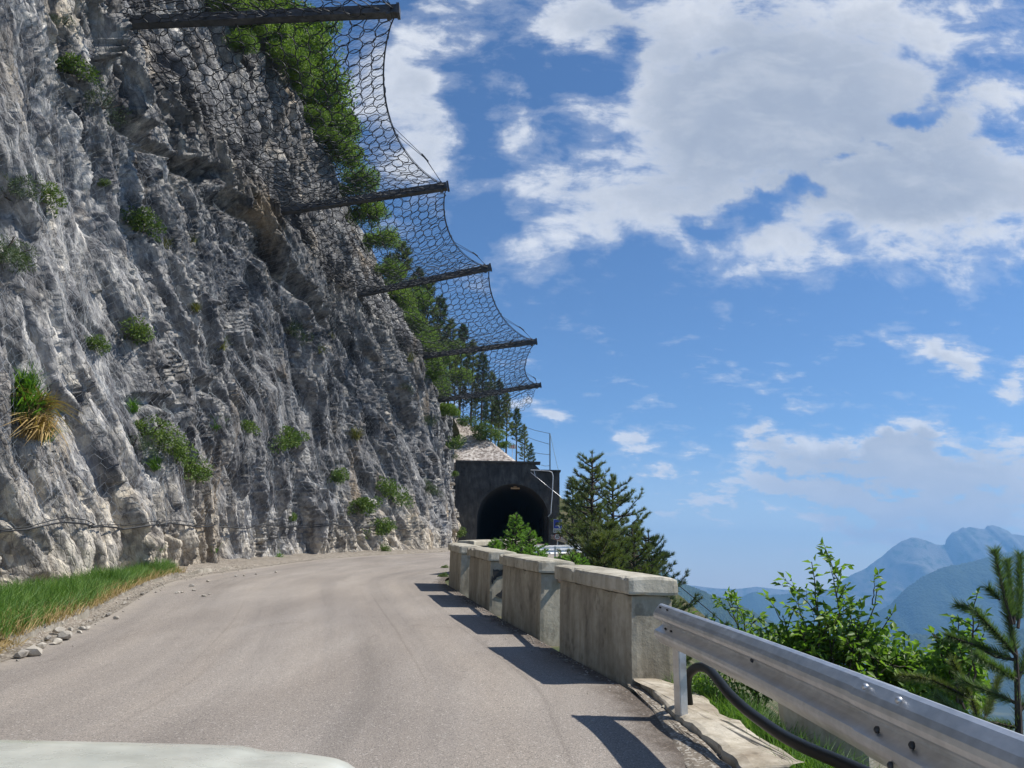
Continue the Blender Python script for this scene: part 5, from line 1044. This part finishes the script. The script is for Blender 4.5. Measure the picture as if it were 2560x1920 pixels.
# big pines beyond the parapet
for k_, (px, topy, yv, sp_r, M, lb) in enumerate(((1480, 1132, 24, .22, M_pineolive, 'tall pine with a pointed top behind the parapet, right of the portal'), (1535, 1190, 25, .31, M_pineolive, 'pine with long upswept branches reaching right, behind the parapet'), (1590, 1320, 22, .30, M_pineolive, 'low spreading olive pine above the nearest parapet block'), (1510, 1300, 20, .30, M_pineolive, 'dense low pine in the middle, over the parapet caps'), (1500, 1330, 18.5, .30, M_pineolive, 'squat pine behind the second parapet block'), (1625, 1330, 24, .33, M_pine, 'outermost pine beyond the parapet, above the mountain flank'))):
    p = at(px, topy, yv); zb_ = terr(p[0], yv) - .4; H = p[2] - zb_; root = empty('pine_tree', (p[0], yv, zb_), lb, 'pine tree', 'pines beyond the parapet')
    tr, br, V, F = pine_parts(60 + k_, H=H, base=.05, spread=sp_r, nb=130, nl=.145, nw=.014, tuftn=26, top=.13, ragged=.55, up=.5)
    o_ = np.array([p[0], yv, zb_]); tr.add(np.concatenate(br.V), br.F); mesh('trunk', np.concatenate(tr.V) + o_, tr.F, M_bark, root); mesh('crown', V + o_, F, M, root)
for k_, (px, topy, yv, v_, wd_) in enumerate(((1432, 1195, 57, 1, 1.5), (1462, 1215, 60, 3, 1.6))):
    p = at(px, topy, yv); zb_ = terr(float(p[0]), yv) - .5; tree(p[0], yv, zb_, p[2] - zb_, v_, 'olive pine behind the road sign, ' + ['tallest, touching the portal edge', 'farther right, half hidden', 'low and closest to the sign'][k_], 'pines behind the road sign', wd_, rz=k_)
# young larch in front of the tunnel mouth
def larch(px, topy, yv, sp_r, lb, seed):
    p = at(px, topy, yv); zb_ = terr(p[0], yv) - .2; H = max(1.2, p[2] - zb_); root = empty('larch', (p[0], yv, zb_), lb, 'larch', 'young larches beyond the parapet')
    tr, br, V, F = pine_parts(seed, H=H, base=.05, spread=sp_r, nb=130, nl=.075, nw=.012, tuftn=18, top=.06, ragged=.3, up=.15)
    o_ = np.array([p[0], yv, zb_]); tr.add(np.concatenate(br.V), br.F); mesh('trunk', np.concatenate(tr.V) + o_, tr.F, M_bark, root); mesh('crown', V + o_, F, M_larch, root)
larch(1285, 1285, 22.5, .36, 'bright green young larch in front of the tunnel mouth', 81); larch(1325, 1325, 21.5, .40, 'smaller bright larch right of the first one', 82); larch(1405, 1388, 20, .33, 'bright low larch below the road sign', 83)
larch(1345, 1378, 19, .45, 'low bright larch over the cap of the second block', 86); larch(1300, 1368, 20.5, .45, 'low bright larch over the cap of the third block', 87); larch(1440, 1385, 17.5, .45, 'low green larch behind the second parapet block', 84); larch(1240, 1350, 21.5, .40, 'lowest larch at the left, just over the parapet caps', 85)

# broadleaf shrub behind the guard rail: stems, twigs, alternate leaves
def leafy(root_px, tips, depth, lb, leafL=.075, seed=0, bushy=0, bc=None, name='shrub'):
    r = np.random.default_rng(seed); base = at(root_px[0], root_px[1], depth); root = empty(name, base, lb, 'shrub'); st = MB(); LP, LD = [], []
    def twig(a, b_, rad0, lvl, droop=.12):
        L = np.linalg.norm(b_ - a); k = 8; s = np.linspace(0, 1, k); P = a + (b_ - a) * s[:, None] + r.normal(0, .012 * L, (k, 3)); P[:, 2] += droop * L * np.sin(s * math.pi) * .8; st.tube(P, np.linspace(rad0, rad0 * .35, k), 5)
        d = (b_ - a) / L
        if lvl > 0:
            for j in range(int(2 + L * 3.2)):
                s0 = r.uniform(.25, .95); c_ = a + (b_ - a) * s0; c_[2] += droop * L * math.sin(s0 * math.pi) * .8; sd_ = r.normal(size=3) * .8 + d * .8 + np.array([0, 0, .15]); sd_ /= np.linalg.norm(sd_); twig(c_, c_ + sd_ * L * r.uniform(.25, .5) * (1.1 - s0 * .5), rad0 * .5, lvl - 1, .05)
        n = int(L / .036); 
        for j in range(n):
            s0 = .12 + .88 * (j + .5) / n
            if lvl > 0 and s0 < .45: continue
            c_ = np.array([np.interp(s0, s, P[:, x]) for x in range(3)]); sg = 1 if j % 2 else -1; sd_ = np.cross(d, [0, 0, 1.0]); sd_ /= np.linalg.norm(sd_) + 1e-9; v_ = d * .55 + sd_ * sg * r.uniform(.5, 1.0) + np.array([0, 0, -.25]) + r.normal(0, .22, 3); v_ /= np.linalg.norm(v_); LP.append(c_); LD.append(v_)
        LP.append(b_); LD.append(d)
    for (px, py, dy) in tips: twig(base + r.normal(0, .03, 3), at(px, py + 22, depth + dy), .011, 2, .05)
    if bc is not None:
        for (px, py, rx, ry, n) in bc:
            for _ in range(n):
                a_ = r.uniform(0, 6.28); q = math.sqrt(r.uniform(0, 1)); c_ = at(px + rx * q * math.cos(a_), py + ry * q * math.sin(a_), depth + abs(r.normal(0, .3))); v_ = r.normal(size=3); v_[2] -= .3; v_ /= np.linalg.norm(v_); LP.append(c_); LD.append(v_)
    LP, LD = np.array(LP), np.array(LD); V, F = leaf_quads(LP, LD, leafL * r.uniform(.6, 1.15, len(LP)), leafL * .46, nrm=np.tile([0, -.2, 1.0], (len(LP), 1)) + r.normal(0, .45, (len(LP), 3)))
    st.build('stem', M_bark, root); mesh('foliage', V, F, M_leaf, root)
leafy((2060, 1820), [(2038, 1382, .1), (2100, 1420, .0), (1990, 1470, .2), (2200, 1448, .0), (2230, 1512, -.1), (1950, 1520, .2), (2140, 1520, .1), (2010, 1560, 0), (2180, 1580, 0), (2260, 1610, -.1)], 7.2, 'large leafy shrub with arching twigs rising behind the guard rail', seed=1, leafL=.10,
      bc=[(2120, 1605, 170, 45, 420), (1950, 1600, 110, 40, 220), (2080, 1670, 230, 70, 1300), (2200, 1700, 200, 70, 1000), (1960, 1630, 110, 50, 380), (2300, 1740, 180, 70, 700), (2330, 1690, 130, 70, 700), (2000, 1700, 120, 50, 400)])
leafy((1900, 1760), [(1818, 1472, 0), (1850, 1500, .1), (1808, 1545, .1), (1880, 1520, 0), (1930, 1560, 0)], 8.2, 'thin leafy branches left of the large shrub behind the guard rail', seed=2, bc=[(1880, 1620, 70, 50, 260)], leafL=.09)
leafy((2400, 1760), [(2430, 1500, 0), (2395, 1530, .1), (2330, 1560, .2), (2460, 1560, 0), (2400, 1600, -.1)], 6.6, 'leafy shrub between the large shrub and the pine sapling', seed=3, bc=[(2400, 1660, 70, 80, 500), (2350, 1720, 90, 60, 300)], leafL=.09)
leafy((1700, 1620), [(1720, 1510, 0), (1700, 1530, 0), (1735, 1535, 0)], 8.6, 'small leafy sprig poking up behind the end of the rail', seed=4, leafL=.055)
# herbs and grass below the rail
leafy((1800, 1780), [(1740, 1700, .2), (1790, 1710, 0), (1860, 1740, 0), (1900, 1770, 0), (1760, 1740, 0)], 7.2, 'low leafy weeds under the guard rail beside the conduit', seed=5, bc=[(1790, 1720, 90, 60, 700), (1740, 1740, 30, 60, 200), (1850, 1740, 80, 50, 300)], leafL=.045)
def blades(name, pts, Ls, M, lean=.45, wd=.006, seed=0, par=None):
    r = np.random.default_rng(seed); n = len(pts); P0 = np.array(pts); a = r.uniform(0, 6.28, n); le = r.uniform(.05, lean, n); L = np.array(Ls)
    d = np.stack([np.cos(a) * le, np.sin(a) * le, np.ones(n)], 1); s = np.stack([-np.sin(a + 1), np.cos(a + 1), 0 * a], 1) * wd; P1 = P0 + d * L[:, None] * .5; P2 = P0 + d * L[:, None] + np.stack([np.cos(a) * le * L * .6, np.sin(a) * le * L * .6, -le * L * .5], 1)
    V = np.stack([P0 - s, P0 + s, P1 + s * .8, P1 - s * .8, P2], 1).reshape(-1, 3); b_ = np.arange(n)[:, None] * 5; F = np.concatenate([b_ + np.array([[0, 1, 2]]), b_ + np.array([[0, 2, 3]]), b_ + np.array([[3, 2, 4]])]); return mesh(name, V, F, M, par)
P, Ls = [], []
while len(P) < 26000:   # verge grass between kerb and cliff
    y = rng.uniform(8.5, 21.4); kx = float(Lf(y)) - .34; fx_ = float(np.interp(y, FT[:, 0], FT[:, 1])) + .35; x = rng.uniform(fx_, kx)
    if y > 18 and x > kx - (21.2 - y) * .1: pass
    dns = .55 + .6 * float(vnoise(np.array([x * 1.5, y * 1.5, 2.0]))); edge = min(1, (kx - x) / .14) * min(1, (21.3 - y) / 1.0)
    if rng.random() < dns * edge + .15 * edge: P.append((x, y, float(GZ(y)) + .10)); Ls.append(rng.uniform(.16, .46) * (.45 + .55 * edge) * (.65 + .7 * (.5 + .5 * float(vnoise(np.array([x * 2.2, y * 2.2, 7.0]))))))
o = blades('grass', P, Ls, M_grass, .55, .0055, 1); tag(o, 'tall green grass between the kerb and the cliff foot', 'grass', kind='stuff')
P, Ls = [], []
for _ in range(3600):
    y = rng.uniform(9.5, 21.2); kx = float(Lf(y)) - .28; x = kx - abs(rng.normal(0, .4)); P.append((x, y, float(GZ(y)) + .10)); Ls.append(rng.uniform(.08, .34))
o = blades('dry_grass', P, Ls, M_straw, 1.0, .0045, 13); tag(o, 'dry stalks mixed into the green verge along the kerb', 'grass', kind='stuff')
P, Ls = [], []
for _ in range(2600): y = rng.uniform(7.4, 9.3); x = rng.uniform(-8, float(np.interp(y, LT[:, 0], LT[:, 1])) - .12); P.append((x, y, float(GZ(y)) + .05)); Ls.append(rng.uniform(.1, .25))
o = blades('dry_grass', P, Ls, M_straw, 2.2, .004, 3); tag(o, 'flattened dry straw at the near end of the grass verge', 'grass', kind='stuff')
P, Ls = [], []
for _ in range(20000):
    y = rng.uniform(3.2, 9.2); s = abs(rng.normal(.3, .7)) + .5; x = float(Rf(y)) + s; P.append((x, y, terr(x, y) - .02)); Ls.append(rng.uniform(.15, .42) * min(1, .4 + s * .8))
for _ in range(5000):
    y = rng.uniform(9, 26); s = rng.uniform(.5, 2.6); x = float(Rf(y)) + s; P.append((x, y, terr(x, y) - .02)); Ls.append(rng.uniform(.15, .4))
o = blades('grass', P, Ls, M_grass, .6, .005, 2); tag(o, 'green grass on the bank falling away behind the guard rail', 'grass', kind='stuff')
# pine sapling at the right edge
def sapling(root_px, depth, shoots, lb, seed, nl=.05, M=M_pine):
    r = np.random.default_rng(seed); base = at(root_px[0], root_px[1], depth); root = empty('pine_sapling', base, lb, 'pine sapling'); st = MB(); NP, ND = [], []
    for (px0, py0, px1, py1, rad0) in shoots:
        a, b_ = at(px0, py0, depth), at(px1, py1, depth + r.normal(0, .12)); st.tube([a, (a + b_) / 2 + r.normal(0, .01, 3), b_], [rad0, rad0 * .8, rad0 * .5], 6); L = np.linalg.norm(b_ - a); n = int(L * (2600 if rad0 < .015 else 300)); s = r.uniform(.08, 1, n)[:, None]; d = (b_ - a) / L
        x = r.normal(size=(n, 3)); x -= (x @ d)[:, None] * d; x /= np.linalg.norm(x, axis=1)[:, None]; NP.append(a + (b_ - a) * s); ND.append(x * .8 + d * .75)
    NP, ND = np.concatenate(NP), np.concatenate(ND); ND /= np.linalg.norm(ND, axis=1)[:, None]; V, F = needles(NP, ND, nl * r.uniform(.7, 1.1, len(NP)), .0036); st.build('stem', M_bark, root); mesh('needles', V, F, M, root)
sapling((2548, 1960), 4.4, [(2548, 1960, 2540, 1640, .022), (2540, 1640, 2512, 1500, .012), (2530, 1560, 2486, 1376, .009), (2535, 1560, 2518, 1400, .009), (2545, 1570, 2550, 1385, .009), (2540, 1640, 2440, 1530, .010), (2540, 1650, 2430, 1610, .010), (2440, 1530, 2392, 1512, .006), (2545, 1700, 2440, 1640, .010), (2545, 1760, 2400, 1700, .010), (2545, 1700, 2600, 1560, .010), (2548, 1820, 2420, 1800, .010), (2550, 1850, 2460, 1860, .01), (2548, 1780, 2620, 1700, .01), (2500, 1500, 2470, 1470, .006), (2550, 1880, 2330, 1800, .01), (2430, 1610, 2370, 1590, .006), (2420, 1800, 2340, 1740, .007)],
        'pine sapling with upright candle shoots at the right picture edge', 7, nl=.065, M=M_sap)
sapling((2480, 1900), 5.2, [(2480, 1900, 2430, 1750, .012), (2430, 1750, 2330, 1700, .009), (2450, 1820, 2300, 1790, .009), (2470, 1850, 2350, 1860, .009), (2430, 1750, 2380, 1650, .008), (2460, 1800, 2500, 1690, .009), (2330, 1700, 2250, 1690, .006), (2350, 1860, 2260, 1850, .007)], 'sprawling olive pine twigs low beside the sapling', 8, nl=.06, M=M_pineolive)
# thin cable spanning the valley
mb = MB(); mb.tube([at(1620, 1400, 60), at(1700, 1466, 55), at(1770, 1524, 50), at(1850, 1592, 45)], .03, 5); o = mb.build('overhead_cable', M_ring); tag(o, 'thin dark cable sloping down across the valley behind the rail', 'cable')
# small plant at foot of the fourth block
for px, py, s_, lb in ((1108, 1442, .16, 'small green weed at the foot of the fourth parapet block'), (1112, 1420, .14, 'dark leafy weed at the bend beside the fourth block')):
    p = gnd(px, py); root = empty('weed', p, lb, 'weed'); f = bpy.data.objects.new('foliage', bushes[1]); link(f, root); st = bpy.data.objects.new('stem', stemm[0]); link(st, root); root.scale = (s_, s_, s_ * 1.1)

# ------------------------------------------------------------------ haze
HZ = True
if HZ:
    mb = MB(); x0, x1, y0, y1, z0, z1 = -5000, 9000, -3200, 7800, -420, 500
    mb.box(((x0 + x1) / 2, (y0 + y1) / 2, (z0 + z1) / 2), (x1 - x0, y1 - y0, z1 - z0)); M = bpy.data.materials.new('haze'); M.use_nodes = True; t = NT(M.node_tree); t.n.clear()
    out = t.new('ShaderNodeOutputMaterial'); v = t.new('ShaderNodeVolumePrincipled'); v.inputs['Color'].default_value = (.25, .56, 1.0, 1); v.inputs['Density'].default_value = 1.55e-4; v.inputs['Anisotropy'].default_value = .1
    t.l.new(v.outputs[0], out.inputs['Volume']); o = mb.build('haze', M); tag(o, kind='stuff')
